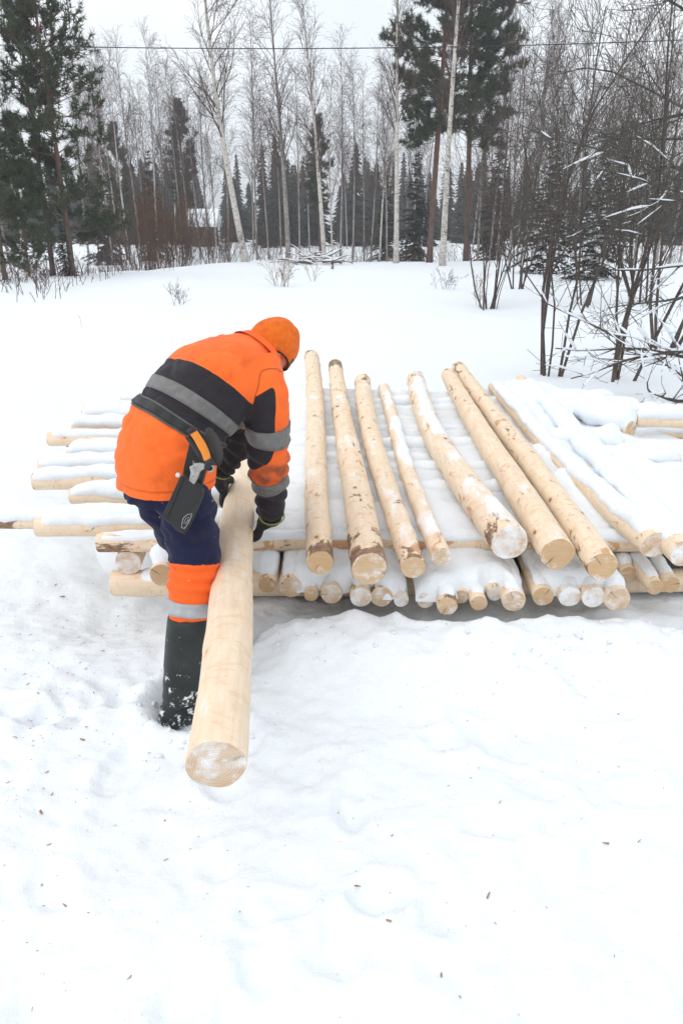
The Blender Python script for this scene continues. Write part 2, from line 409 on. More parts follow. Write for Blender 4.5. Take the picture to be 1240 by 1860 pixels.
# ------------------------------------------------------------------ logs
def frame(a, b):
    d = (b - a); L = d.length; z = d.normalized()
    x = Vector((0, 0, 1)).cross(z); x = x.normalized() if x.length > 1e-4 else Vector((1, 0, 0))
    yv = z.cross(x)
    M = Matrix((x, yv, z)).transposed().to_4x4(); M.translation = a
    return M, L
def log_axis(L, bend, seed):
    rg = random.Random(seed); p1, p2 = rg.uniform(0, 6.28), rg.uniform(0, 6.28)
    def f(z):
        t = z / L
        return (bend[0] * math.sin(math.pi * t) + 0.011 * math.sin(5 * t + p1), bend[1] * math.sin(math.pi * t) + 0.007 * math.sin(4.3 * t + p2))
    return f
def make_log(a, b, ra, rb, label, group=None, color=(0.2, 0.1, 0.2), seed=0, bend=(0, 0), cat='log', name='peeled_log', sides=28, rings=34):
    """a peeled log from a to b; local z runs along it; children: its two cut faces"""
    M, L = frame(a, b); ax = log_axis(L, bend, seed)
    rg = random.Random(seed * 7 + 1)
    V = []; E = []
    knots = [(rg.uniform(0.1, L), rg.uniform(0, 6.28), rg.uniform(0.003, 0.007)) for _ in range(int(L * 5))]
    def rad(z, k):
        t = z / L; r = ra + (rb - ra) * t
        ang = 2 * math.pi * k / sides
        n = mnoise.noise(Vector((math.cos(ang) * 1.3 + seed * 3.1, math.sin(ang) * 1.3, z * 2.2)))
        n2 = mnoise.noise(Vector((math.cos(ang) * 3 + seed, math.sin(ang) * 3, z * 7)))
        kb = 0.0
        for kz, ka, kh in knots:
            dz = (z - kz) / 0.035
            if abs(dz) < 2.5:
                da = ((ang - ka + math.pi) % (2 * math.pi) - math.pi) * r / 0.024
                kb += kh * math.exp(-dz * dz - da * da)
        return r * (1 + 0.065 * n + 0.028 * n2) + kb
    zs = [0.0, 0.004] + [L * i / rings for i in range(1, rings)] + [L - 0.004, L]
    c0, c1 = ax(0), ax(L)
    for z in zs:
        cx, cy = ax(z)
        sh = 0.965 if z in (0.0, L) else 1.0
        for k in range(sides):
            an = 2 * math.pi * k / sides; r = rad(z, k) * sh
            V.append((cx + r * math.cos(an), cy + r * math.sin(an), z)); E.append(max(0, 1 - min(z, L - z) / 0.35))
    F = []
    for i in range(len(zs) - 1):
        for k in range(sides):
            k2 = (k + 1) % sides
            F.append((i * sides + k, i * sides + k2, (i + 1) * sides + k2, (i + 1) * sides + k))
    me = np_mesh(name, np.array(V), np.array(F), LOG)
    at = me.attributes.new('endness', 'FLOAT', 'POINT'); at.data.foreach_set('value', np.array(E, np.float32))
    o = link(name, me); o.matrix_world = M
    o.color = (*color, 1)
    tag(o, label, cat, group)
    for z, c, sgn, off in ((0.0, c0, -1, 0), (L, c1, 1, (len(zs) - 1) * sides)):
        CV = [(0, 0, sgn * 0.0015)]; CF = []
        for j, fr in enumerate((0.35, 0.7, 1.0)):
            for k in range(sides):
                v = V[off + k]
                CV.append(((v[0] - c[0]) * fr, (v[1] - c[1]) * fr, sgn * 0.0015 * (1 - fr) + 0.002 * (mnoise.noise(Vector((v[0] * 30 * fr + seed, v[1] * 30 * fr, 0))) if fr < 1 else 0)))
        for k in range(sides):
            k2 = (k + 1) % sides
            CF.append((0, 1 + k, 1 + k2))
        CFq = [(1 + j * sides + k, 1 + (j + 1) * sides + k, 1 + (j + 1) * sides + (k + 1) % sides, 1 + j * sides + (k + 1) % sides) for j in range(2) for k in range(sides)]
        F2 = CF + CFq
        if sgn < 0: F2 = [f[::-1] for f in F2]
        cm = np_mesh('cut_face', np.array(CV), F2, CUT)
        co = link('cut_face', cm, o); co.location = (c[0], c[1], z); co.color = (*color, 1)
    o['axis'] = [ra, rb, L]
    return o, ax

caps = {}      # layer -> MB of snow caps
def snow_cap(mb, o, ax, t0, s0=0.0, s1=1.0, A=78, seed=0, cover=0.0, n=None, m=15, f=2.5, lean=0.0):
    """snow lying along a log: a sheet that sinks into the wood where the snow is gone"""
    ra, rb, L = o['axis']; M = o.matrix_world
    up = (M.to_3x3().transposed() @ Vector((0, 0, 1))); up.z = 0; up.normalize()
    side = Vector((0, 0, 1)).cross(up)
    n = n or max(12, int(L * (s1 - s0) / 0.03))
    base = len(mb.v)
    for i in range(n + 1):
        t = s0 + (s1 - s0) * i / n; z = t * L
        r = ra + (rb - ra) * t; cx, cy = ax(z)
        e = min(z, L - z) if (s0 <= 0 and s1 >= 1) else (z - s0 * L if s0 > 0 else z) if s1 >= 1 and False else min(z - s0 * L, s1 * L - z)
        et = min(1, max(0, e / 0.05)) ** 0.5
        ln = mnoise.noise(Vector((z * f, seed * 5.3, 0.4))); ln2 = mnoise.noise(Vector((z * f * 4, seed * 9.1, 3.4)))
        thick = t0 * (1 + 0.8 * ln + 0.45 * ln2) + cover
        for j in range(m + 1):
            u = -1 + 2 * j / m
            edge = 1 + 0.30 * mnoise.noise(Vector((z * 5, seed * 3 + (7 if u > 0 else 0), 1.0))) + 0.16 * mnoise.noise(Vector((z * 17, seed, 2.0 + (5 if u > 0 else 0))))
            a = R(A) * u * edge + lean
            prof = (1 - abs(u) ** 3.2)
            h = (thick + 0.007 * mnoise.noise(Vector((z * 11, u * 2, seed))) + 0.005 * mnoise.noise(Vector((z * 34, u * 4, seed)))) * prof * et - 0.010 * abs(u) ** 6 - 0.006 * (1 - et)
            rr = r + h
            q = Vector((cx, cy, z)) + (up * math.cos(a) + side * math.sin(a)) * rr
            mb.v.append(tuple(M @ q))
    for i in range(n):
        for j in range(m):
            k = base + i * (m + 1) + j
            mb.f.append((k, k + 1, k + m + 2, k + m + 1)); mb.m.append(0)

ORD = ['first', 'second', 'third', 'fourth', 'fifth', 'sixth', 'seventh', 'eighth', 'ninth', 'tenth', 'eleventh', 'twelfth', 'thirteenth', 'fourteenth', 'fifteenth', 'sixteenth', 'seventeenth', 'eighteenth', 'nineteenth', 'twentieth', 'twenty-first', 'twenty-second', 'twenty-third']
Y3 = 2.93
def ztop(Y): return 0.353 + 0.052 * (Y - Y3)      # top of the cross-log layer, rising slightly to the back

# sleepers under the stack
p = onz(203, 1060, 0.12)
sl, sax = make_log(Vector((p.x, Y3, 0.115)), Vector((2.9, Y3 + 0.06, 0.115)), 0.056, 0.05, 'thick pale sleeper log on the snow under the front of the stack', 'sleeper logs under the stack', (0.25, 0.05, 0.3), 401)
sl2, _ = make_log(Vector((-1.15, 4.55, 0.2)), Vector((2.7, 4.6, 0.2)), 0.055, 0.05, 'rear sleeper log beneath the snow-covered cross logs', 'sleeper logs under the stack', (0.4, 0.1, 0.3), 402)
mb_low = MB()
snow_cap(mb_low, sl, sax, 0.02, 0.03, 0.16, 70, 401)

# lower row: short-end logs pointing at the camera
LOW = [(228, 1022, 48, 0.45), (290, 1043, 45, .1), (486, 1065, 34, 0), (532, 1069, 42, .3), (566, 1080, 26, .1), (606, 1077, 40, .4), (650, 1085, 40, .55), (693, 1082, 42, .35), (727, 1088, 28, .7),
       (768, 1090, 31, .5), (807, 1100, 38, .2), (840, 1086, 28, .3), (870, 1097, 31, .2), (899, 1080, 30, .6), (937, 1090, 43, .35), (990, 1083, 39, .2), (1030, 1082, 41, .75), (1073, 1084, 43, .6), (1120, 1087, 47, .35),
       (1137, 1043, 30, .2), (1188, 1068, 31, .1), (1220, 1060, 34, .1)]
LOWX = []
lowcol = random.Random(3)
for i, (px, py, w, sn) in enumerate(LOW):
    z = 0.22
    for _ in range(3):
        P = onz(px, py, z); r = w / 2 * depth(P) / FPX; z = 0.171 + r
    P = onz(px, py, z)
    fan = (P.x - 0.2) * 0.06
    B = Vector((P.x + fan + 0.05 * lowcol.uniform(-1, 1), P.y + 2.0 + lowcol.uniform(-.1, .1), 0.235 + r))
    near = 'beside the worker' if i < 2 else 'in the lower row'
    lb = ('leftmost lower log, its bare round end jutting behind the worker' if i == 0 else 'lower log with drooping snow hood right behind the worker\'s leg' if i == 1 else
          f'{ORD[i-2]} log end from the held log in the lower row under the snow')
    o, ax = make_log(P, B, r, r * 0.9, lb, 'lower row of log ends', (lowcol.uniform(0, .5), sn, lowcol.uniform(.1, .5)), 500 + i, sides=22, rings=14)
    if i not in (0,):
        snow_cap(mb_low, o, ax, 0.012 if i > 2 else 0.026 if i > 1 else 0.05, 0.010, 0.34, 58, 500 + i, cover=lowcol.uniform(0, 0.012), f=6)
    LOWX.append((P.x, P.y, r, z))

# snow bridging the lower row, in three humps
def drape(mb, x0, x1, y1, base):
    xs = [q for q in LOWX if x0 - 0.01 <= q[0] <= x1 + 0.01]
    nx, ny = int((x1 - x0) / 0.012), 32
    b0 = len(mb.v)
    for i in range(nx + 1):
        x = x0 + (x1 - x0) * i / nx
        yf = np.interp(x, [q[0] for q in xs], [q[1] for q in xs]) + 0.030 + 0.085 * mnoise.noise(Vector((x * 8, base, 0)))
        e = min(x - x0, x1 - x); et = min(1, max(0, e / 0.06)) ** 0.5
        for j in range(ny + 1):
            t = j / ny
            yy = yf + (y1 - yf) * t
            d = yy - yf
            lip = min(1, max(0, d) / 0.065) ; lip = math.sqrt(max(0, 1 - (1 - lip) ** 2))
            top = 0.300 + 0.016 * mnoise.noise(Vector((x * 5, yy * 5, base))) + 0.010 * mnoise.noise(Vector((x * 17, yy * 17, base)))
            z = 0.20 + (top - 0.20) * lip * (0.35 + 0.65 * et)
            mb.v.append((x, yy, z))
    for i in range(nx):
        for j in range(ny):
            k = b0 + i * (ny + 1) + j
            mb.f.append((k, k + ny + 1, k + ny + 2, k + 1)); mb.m.append(0)
drape(mb_low, LOWX[3][0] - 0.04, LOWX[8][0] + 0.03, 3.05, 1.0)
drape(mb_low, LOWX[9][0] - 0.03, LOWX[14][0] + 0.035, 3.05, 2.0)
drape(mb_low, LOWX[15][0] - 0.035, LOWX[18][0] + 0.045, 3.05, 3.0)
tag(mb_low.build('snow_on_lower_logs', [SNOWC]), 'soft snow humps lying on the lower row of log ends', 'snow', kind='stuff')

# cross logs running left to right
CROSS = [  # left px x, left px y, right x (m), radius, bark, label
    (180, 986, 3.0, 0.043, 0.55, 'front cross log with rusty bark patches carrying the top logs'),
    (66, 957, 2.9, 0.045, 0.1, 'clean pale cross log, second from the front, snow on top'),
    (-18, 945, 2.8, 0.046, 0.75, 'long cross log with dark bark at its left end reaching the photo edge'),
    (128, 901, 2.7, 0.040, 0.1, 'low cross log almost buried in snow behind the worker'),
    (62, 873, 2.7, 0.047, 0.6, 'thick cross log with a dark bark scar left of the worker'),
    (72, 846, 2.6, 0.040, 0.1, 'snow-hidden cross log just behind the scarred thick one'),
    (126, 824, 2.6, 0.040, 0.2, 'short cross log under a smooth snow hump beside the jacket hem'),
    (90, 796, 2.35, 0.042, 0.1, 'straight pale cross log with clean end left of the worker'),
    (121, 804, 2.2, 0.030, 0.9, 'thin dark-barked log tucked under a straight pale cross log'),
    (134, 776, 2.2, 0.038, 0.1, 'cross log with a thin wavy snow cap left of the belt'),
    (151, 757, 2.1, 0.043, 0.5, 'cross log with thick snow cap and brown scrap, near the back'),
    (154, 742, 2.0, 0.036, 0.1, 'cross log second from the back, under even snow'),
    (221, 728, 1.9, 0.036, 0.1, 'rearmost cross log just peeping out behind the worker\'s back')]
mb_x = MB(); CR = []
for i, (px, py, xr, r, bk, lb) in enumerate(CROSS):
    Y = 3.4
    for _ in range(12):
        z = ztop(Y) - r - (0.06 if i == 8 else 0)
        P = onz(px, py, z); Y = Y * 0.3 + P.y * 0.7
    z = ztop(P.y) - r - (0.055 if i == 8 else 0)
    A_ = Vector((P.x, P.y, z)); B_ = Vector((xr, P.y + 0.05 * math.sin(i * 2.1), z + 0.01))
    o, ax = make_log(A_, B_, r, r * 0.92, lb, 'cross logs of the stack', (bk, 0.02, 0.95 if i == 0 else 0.35 if i == 4 else 0.15), 600 + i, rings=46)
    CR.append((A_, B_, r))
    if i != 8:
        th = {0: 0.012, 1: 0.022, 2: 0.022, 4: 0.028, 7: 0.020}.get(i, 0.036)
        snow_cap(mb_x, o, ax, th, 0.006 if i in (1, 2, 7) else 0.0, 1.0, 62 if i in (0, 1, 4, 7) else 84, 600 + i, f=3.0, lean=0.10 if i in (0, 1, 2, 4, 7) else 0.0)
# snow filling the gaps between cross logs, sloping down to the ground at both ends
CRs = [c for k, c in enumerate(CR) if k != 8]
cy = np.array([c[0].y for c in CRs]); cxl = np.array([c[0].x for c in CRs]); cxr = np.array([c[1].x for c in CRs])
order = np.argsort(cy); cy, cxl, cxr = cy[order], cxl[order], cxr[order]
fx = np.arange(-2.6, 3.3, 0.016); fy = np.arange(Y3 - 0.005, cy[-1] + 0.75, 0.016)
FX, FY = np.meshgrid(fx, fy)
kern = np.array([np.exp(-((FY - a) / 0.25) ** 2) for a in cy]); kern /= kern.sum(0) + 1e-9
XL = (kern * cxl[:, None, None]).sum(0); XR = (kern * cxr[:, None, None]).sum(0)
lev = 0.353 + 0.052 * (FY - Y3) + 0.022
dmin = np.min(np.array([np.abs(FY - a) for a in cy]), 0)
lev = lev - 0.014 * smooth(0.03, 0.13, dmin) + 0.022 * fbm(FX, FY, 2.1, 3, 40) + 0.006 * fbm(FX, FY, 17, 2, 41)
lev = lev + 0.012 * fbm(FX, FY, 6, 2, 44) + 0.075 * (1 - smooth(1.5, 1.75, FX)) * smooth(0.98, 1.16, FX + 0.1 * fbm(FX, FY, 4, 2, 43)) * smooth(3.0, 3.35, FY)            # deeper snow to the right
lev = lev - 0.06 * (1 - smooth(Y3 - 0.01, Y3 + 0.07, FY))
sL = smooth(0.12, 0.75, FX - XL - 0.35 * (1 - smooth(2.95, 3.35, FY)) + 0.12 * fbm(FX, FY, 3, 2, 42)); sR = smooth(-0.05, 0.55, XR - FX)
sB = 1 - smooth(cy[-1] + 0.05, cy[-1] + 0.6, FY)
gz = gh_np(FX, FY) - 0.04
mk = sL * sR * sB * np.maximum(smooth(3.08, 3.6, FY), smooth(0.70, 1.0, FX - XL))
FZ = gz + (lev - gz) * mk
ok = mk > 0.002
ny_, nx_ = FX.shape; ix = np.arange(ny_ * nx_).reshape(ny_, nx_)
okf = (ok[:-1, :-1] & ok[1:, :-1] & ok[:-1, 1:] & ok[1:, 1:]).ravel()
FF = np.stack([ix[:-1, :-1].ravel(), ix[:-1, 1:].ravel(), ix[1:, 1:].ravel(), ix[1:, :-1].ravel()], 1)[okf]
tag(link('snow_between_logs', np_mesh('snow_between_logs', np.stack([FX, FY, FZ], 2).reshape(-1, 3), FF, SNOWC)), 'smooth snow filling the gaps between the cross logs', 'snow', kind='stuff')
tag(mb_x.build('snow_on_cross_logs', [SNOWC]), 'rounded snow caps along the cross logs', 'snow', kind='stuff')

# top logs, running away from the camera
TOP = [  # near x,y,w  far x,y,w  colour(bark,snow,red) bend label
    (586, 1025, 50, 565, 648, 27, (.62, .04, .22), (0.0, 0), 'slim pale top log nearest the worker, brown bark scar near its end'),
    (665, 1033, 66, 608, 666, 25, (.80, .22, .30), (-0.01, 0), 'top log with frosted flared butt and dark bark collar'),
    (745, 1028, 46, 657, 693, 29, (.58, .20, .38), (0.02, 0), 'slightly crooked pale top log between frosted butt log and thinnest one'),
    (803, 1014, 38, 694, 703, 20, (.30, .50, .45), (0.015, 0), 'thinnest top log with rusty inner bark and snow streaks'),
    (920, 988, 68, 752, 688, 31, (.42, .55, .60), (0.05, 0), 'thick crooked top log whose end is packed white with snow'),
    (1007, 1007, 63, 813, 680, 27, (.40, .08, .25), (0.0, 0), 'thick straight smooth top log with clean sawn end'),
    (1090, 1027, 57, 833, 666, 23, (.60, .05, .42), (0.0, 0), 'long top log with saw-nicked rings and yellow cracked end'),
    (1190, 988, 53, 893, 704, 21, (.25, .35, .25), (0.03, 0), 'snow-laden top log with round yellow end near the right edge'),
    (1246, 1003, 54, 943, 690, 19, (.25, .35, .35), (0.02, 0), 'outermost top log nearly buried by snow at the right edge')]
mb_t = MB()
for i, (nx, ny2, w, fx_, fy_, fw, colr, bend, lb) in enumerate(TOP):
    z = 0.41
    for _ in range(4):
        P = onz(nx, ny2, z); r = w / 2 * depth(P) / FPX; z = 0.350 + r
    Yf = 5.5; rf = r
    for _ in range(10):
        zf = ztop(Yf) + rf + 0.02; Q = onz(fx_, fy_, zf); Yf = 0.4 * Yf + 0.6 * min(Q.y, 7.2); rf = fw / 2 * depth(Q) / FPX
    Q = onz(fx_, fy_, zf)
    o, ax = make_log(P, Q, r, rf, lb, 'top logs laid lengthwise on the stack', colr, 700 + i, bend=bend, sides=36, rings=150)
    if i == 7: snow_cap(mb_t, o, ax, 0.020, 0.012, 1.0, 70, 707, cover=0.002, f=2.2, lean=0.05)
    if i == 8: snow_cap(mb_t, o, ax, 0.030, 0.02, 0.93, 86, 708, cover=0.008, f=1.8)
    if i == 3: snow_cap(mb_t, o, ax, 0.008, 0.35, 0.7, 50, 703, f=3, lean=0.35)
    if i == 4: snow_cap(mb_t, o, ax, 0.006, 0.45, 0.95, 40, 704, f=3, cover=-0.002)
tag(mb_t.build('snow_on_top_logs', [SNOWC]), 'thick snow lying along the two right-hand top logs', 'snow', kind='stuff')

# the log being carried
P = ony(385, 1388, 1.438); Q = ony(446, 856, 3.42)
held, held_ax = make_log(P, Q, 0.0735, 0.067, 'smooth clean log held by the worker, frosted sawn end towards the viewer', None, (0.0, 0.12, 0.12), 800, sides=48, rings=110)
for ch in held.children: ch.color = (0, 0.42, 0, 1)

# snow-covered beams and log ends at the right back of the stack
mb_r = MB()
RB = [(1152, 765, 1330, 765, 0.95, 0.042, 0.035, 'snow-topped beam running out of the photo at the right'),
      (1050, 757, 1143, 780, 0.62, 0.05, 0.07, 'log end with rusty bark under a big snow hood at the right'),
      (1000, 800, 1131, 812, 0.56, 0.045, 0.06, 'snow-buried log stub below the hooded log end'),
      (1060, 836, 1229, 838, 0.52, 0.042, 0.045, 'snow-covered log with rounded end by the right edge')]
for i, (x0, y0, x1, y1, z0, r, t, lb) in enumerate(RB):
    z0 = 0.42 + (0.10 if i == 0 else 0.09 if i == 1 else 0.05 if i == 2 else 0)
    a = onz(x0, y0, z0); b = onz(x1, y1, z0)
    o, ax = make_log(a, b, r, r, lb, 'snowy log ends right of the stack', (0.5 if i == 1 else 0.2, .2, .4), 900 + i, sides=22, rings=14)
    snow_cap(mb_r, o, ax, t, 0.0, 0.995, 96 if i else 70, 900 + i, cover=0.01, f=5)
tag(mb_r.build('snow_on_side_logs', [SNOWC]), 'heavy snow hoods on the log ends right of the stack', 'snow', kind='stuff')

# ------------------------------------------------------------------ trees and shrubs
def rvec(rg): return Vector((rg.gauss(0, 1), rg.gauss(0, 1), rg.gauss(0, 1)))
def place(px, Y):
    """ground point at distance Y seen in the photo column px"""
    x = (px - 620) / FPX * (Y * CP + CAM_H * SP)
    for _ in range(3):
        z = gh(x, Y); x = (px - 620) / FPX * (Y * CP + (CAM_H - z) * SP)
    return Vector((x, Y, z))
def path(rg, p, d, L, n, wob, trop):
    pts = [p.copy()]; d = d.normalized()
    for i in range(n):
        d = (d + rvec(rg) * wob + trop * (1.0 / n)).normalized()
        p = p + d * (L / n); pts.append(p.copy())
    return pts, d
def lerp_pts(pts, t):
    f = t * (len(pts) - 1); i = min(int(f), len(pts) - 2)
    return pts[i].lerp(pts[i + 1], f - i), (pts[i + 1] - pts[i]).normalized()
def off_dir(rg, d, ang):
    o = d.orthogonal().normalized(); o.rotate(Matrix.Rotation(rg.uniform(0, 6.283), 3, d))
    return (d * math.cos(ang) + o * math.sin(ang)).normalized()

def branch(mb, rg, p, d, L, r, lvl, prm, snow=None):
    """recursive bare branch"""
    n = max(2, min(7, int(L / prm['seg'])))
    pts, _ = path(rg, p, d, L, n, prm['wob'], prm['trop'][min(lvl, len(prm['trop']) - 1)])
    rad = [max(prm['rmin'], r * (1 - 0.75 * i / n)) for i in range(n + 1)]
    mb.tube(pts, rad, 5 if r > 0.012 else 3, cap=False)
    if snow is not None and r > prm.get('snowr', 0.006):
        run = []
        def flush():
            if len(run) >= 4:
                q = [p_ + Vector((0, 0, r_ * 0.6 + h_ * 0.5)) for p_, r_, h_ in run]; k_ = len(q)
                snow.tube(q, [(r_ * 0.45 + h_) * (0.35 if j in (0, k_ - 1) else 1) for j, (p_, r_, h_) in enumerate(run)], 6, cap=True)
            run.clear()
        ph = rg.uniform(0, 50); thr = 0.5 - prm.get('snowp', 0.8)
        for i in range(n):
            e = pts[i + 1] - pts[i]; okz = e.length > 0 and abs(e.normalized().z) < prm.get('snowz', 0.72)
            for j in range(3):
                p_ = pts[i].lerp(pts[i + 1], j / 3); h_ = 0.5 * mnoise.noise(Vector((p_.x * 7 + ph, p_.y * 7, p_.z * 7)))
                if okz and h_ > thr: run.append((p_, rad[i], (0.0015 + 0.014 * max(0, h_ - thr) + 0.10 * rad[i]) * prm.get('snowh', 1.0)))
                else: flush()
        flush()
    if lvl >= prm['levels']: return
    k = prm['kids'][lvl]
    k = max(1, int(k * min(1.5, L / prm['ref'][lvl]) + rg.random()))
    for i in range(k):
        t0_ = prm.get('t00', prm['t0']) if lvl == 0 else prm['t0']; t = t0_ + (0.98 - t0_) * (i + rg.random()) / k
        q, dd = lerp_pts(pts, t)
        cl = prm['ref'][lvl + 1] * (1.15 - 0.6 * t) * rg.uniform(0.6, 1.3)
        branch(mb, rg, q, off_dir(rg, dd, prm['ang'] * rg.uniform(0.65, 1.3)), cl, max(prm['rmin'], r * (1 - 0.7 * t) * prm['rr']), lvl + 1, prm, snow)

def trunk_path(rg, H, lean, wob, n=16):
    pts = []; ax, ay = rg.uniform(0, 6.28), rg.uniform(0, 6.28)
    for i in range(n + 1):
        t = i / n
        pts.append(Vector((lean[0] * t + wob * H * (math.sin(t * 4 + ax) - math.sin(ax)) * 0.25, lean[1] * t + wob * H * (math.sin(t * 3.4 + ay) - math.sin(ay)) * 0.25, H * t - 0.15)))
    return pts
def birch_meshes(seed, H, r, lean=(0, 0), first=0.3, nb=34, white=True, blen=0.30, ang=0.62, wob=0.03):
    rg = random.Random(seed); tr = trunk_path(rg, H, lean, wob)
    mt = MB(); n = len(tr) - 1
    mt.tube(tr, [r * (1.25 if i == 0 else 1) * (1 - 0.9 * i / n) + 0.004 for i in range(n + 1)], 8)
    mc = MB()
    prm = dict(seg=0.22, wob=0.10, trop=[Vector((0, 0, 0.25)), Vector((0, 0, 0.05)), Vector((0, 0, -0.35))], rmin=0.0038, levels=2, kids=[9, 5], ref=[1.6, 0.75, 0.42], t0=0.18, ang=0.6, rr=0.55)
    for i in range(nb):
        t = first + (0.985 - first) * (i + rg.random()) / nb
        q, dd = lerp_pts(tr, t)
        L = H * blen * (1.08 - t) ** 0.75 * rg.uniform(0.6, 1.15) + 0.25
        branch(mc, rg, q, off_dir(rg, dd, ang * rg.uniform(0.7, 1.25)), L, max(0.006, r * (1 - t) * 0.34 + 0.003), 0, prm)
    return mt.mesh('trunk', [BIRCHBARK if white else GREYBIRCH]), mc.mesh('crown', [TWIG])
def put_tree(name, meshes, loc, rz=0, sc=1.0, label=None, cat='tree', group=None, zs=1.0):
    o = empty(name, loc); o.rotation_euler = (0, 0, rz); o.scale = (sc, sc, sc * zs)
    for nm, me in meshes:
        q = link(nm, me, o)
        if nm in ('snow', 'needles'): q['kind'] = 'stuff'
    return tag(o, label, cat, group)

# birch stand: shared shapes
BV = [birch_meshes(40 + i, 9.0, 0.05, (rg_, 0.2), 0.34, 30, white=(i == 0), blen=0.20, ang=0.42) for i, rg_ in enumerate((0.3, -0.25, 0.5, -0.5, 0.1, -0.1))]
def bparts(i): return [('trunk', BV[i][0]), ('crown', BV[i][1])]
# the named ones
m_ = birch_meshes(11, 10.6, 0.118, (-1.15, 0.3), 0.36, 30, True, 0.34, 0.72, 0.05)
put_tree('birch_tree', [('trunk', m_[0]), ('crown', m_[1])], place(447, 27.6), label='big white birch with leaning trunk and wide forked crown', group='birches along the snowfield edge')
m_ = birch_meshes(12, 11.5, 0.11, (0.25, 0.1), 0.36, 34, True, 0.22, 0.4, 0.02)
put_tree('birch_tree', [('trunk', m_[0]), ('crown', m_[1])], place(803, 27.0), label='cream white birch standing between two red-trunked pines', group='birches along the snowfield edge')
m_ = birch_meshes(13, 11.0, 0.095, (-0.1, 0.1), 0.36, 32, True, 0.2, 0.45, 0.015)
put_tree('birch_tree', [('trunk', m_[0]), ('crown', m_[1])], place(719, 28.5), label='straight white birch left of the red-trunked pine', group='birches along the snowfield edge')
m_ = birch_meshes(14, 9.6, 0.10, (-0.35, 0.0), 0.3, 34, False, 0.24, 0.5, 0.03)
put_tree('birch_tree', [('trunk', m_[0]), ('crown', m_[1])], place(524, 31), label='grey birch just right of the big leaning birch', group='birches along the snowfield edge')
m_ = birch_meshes(15, 9.2, 0.085, (-0.75, 0.1), 0.3, 30, True, 0.22, 0.5, 0.02)
put_tree('birch_tree', [('trunk', m_[0]), ('crown', m_[1])], place(590, 28.5), label='white birch leaning left beside the brush pile', group='birches along the snowfield edge')
rg = random.Random(77)
STAND = [([165, 178, 196, 205, 222, 241, 258, 268, 283, 300, 318, 333, 352, 366, 379, 397, 412], 'dense stand left of the big leaning birch', 'birches of the left stand', (33, 46), (0.86, 1.08)),
         ([470, 492, 548, 607, 618, 641, 660, 676, 692, 705, 736, 750], 'open stand right of the big leaning birch', 'birches of the middle stand', (32, 46), (0.85, 1.1)),
         ([868, 884, 902, 921, 937, 952, 968, 985, 1003, 1020, 1040, 1056, 1074, 1090, 1108, 1128, 1149, 1165, 1188, 1210, 1232], 'stand behind the alder bushes at right', 'birches of the right stand', (21, 34), (0.85, 1.1)),
         ([4, 22, 48], 'gap behind the dark left pines', 'birches behind the left pines', (27, 33), (0.9, 1.1)),
         ([190, 275, 344, 458, 512, 566, 632, 700, 765, 860], 'thin far rank close before the dark spruces', 'far rank of birches', (47, 62), (0.75, 0.95))]
for xs, lb, gr, (y0, y1), (s0, s1) in STAND:
    for k, px in enumerate(xs):
        Y = rg.uniform(y0, y1)
        put_tree('birch_tree', bparts(rg.randrange(6)), place(px + rg.uniform(-4, 4), Y), rg.uniform(0, 6.28), rg.uniform(s0, s1) * (Y / 38) ** 0.55, (ORD[k] if k else 'leftmost') + ' bare birch from the left in the ' + lb if k else 'leftmost bare birch in the ' + lb, 'tree', gr)

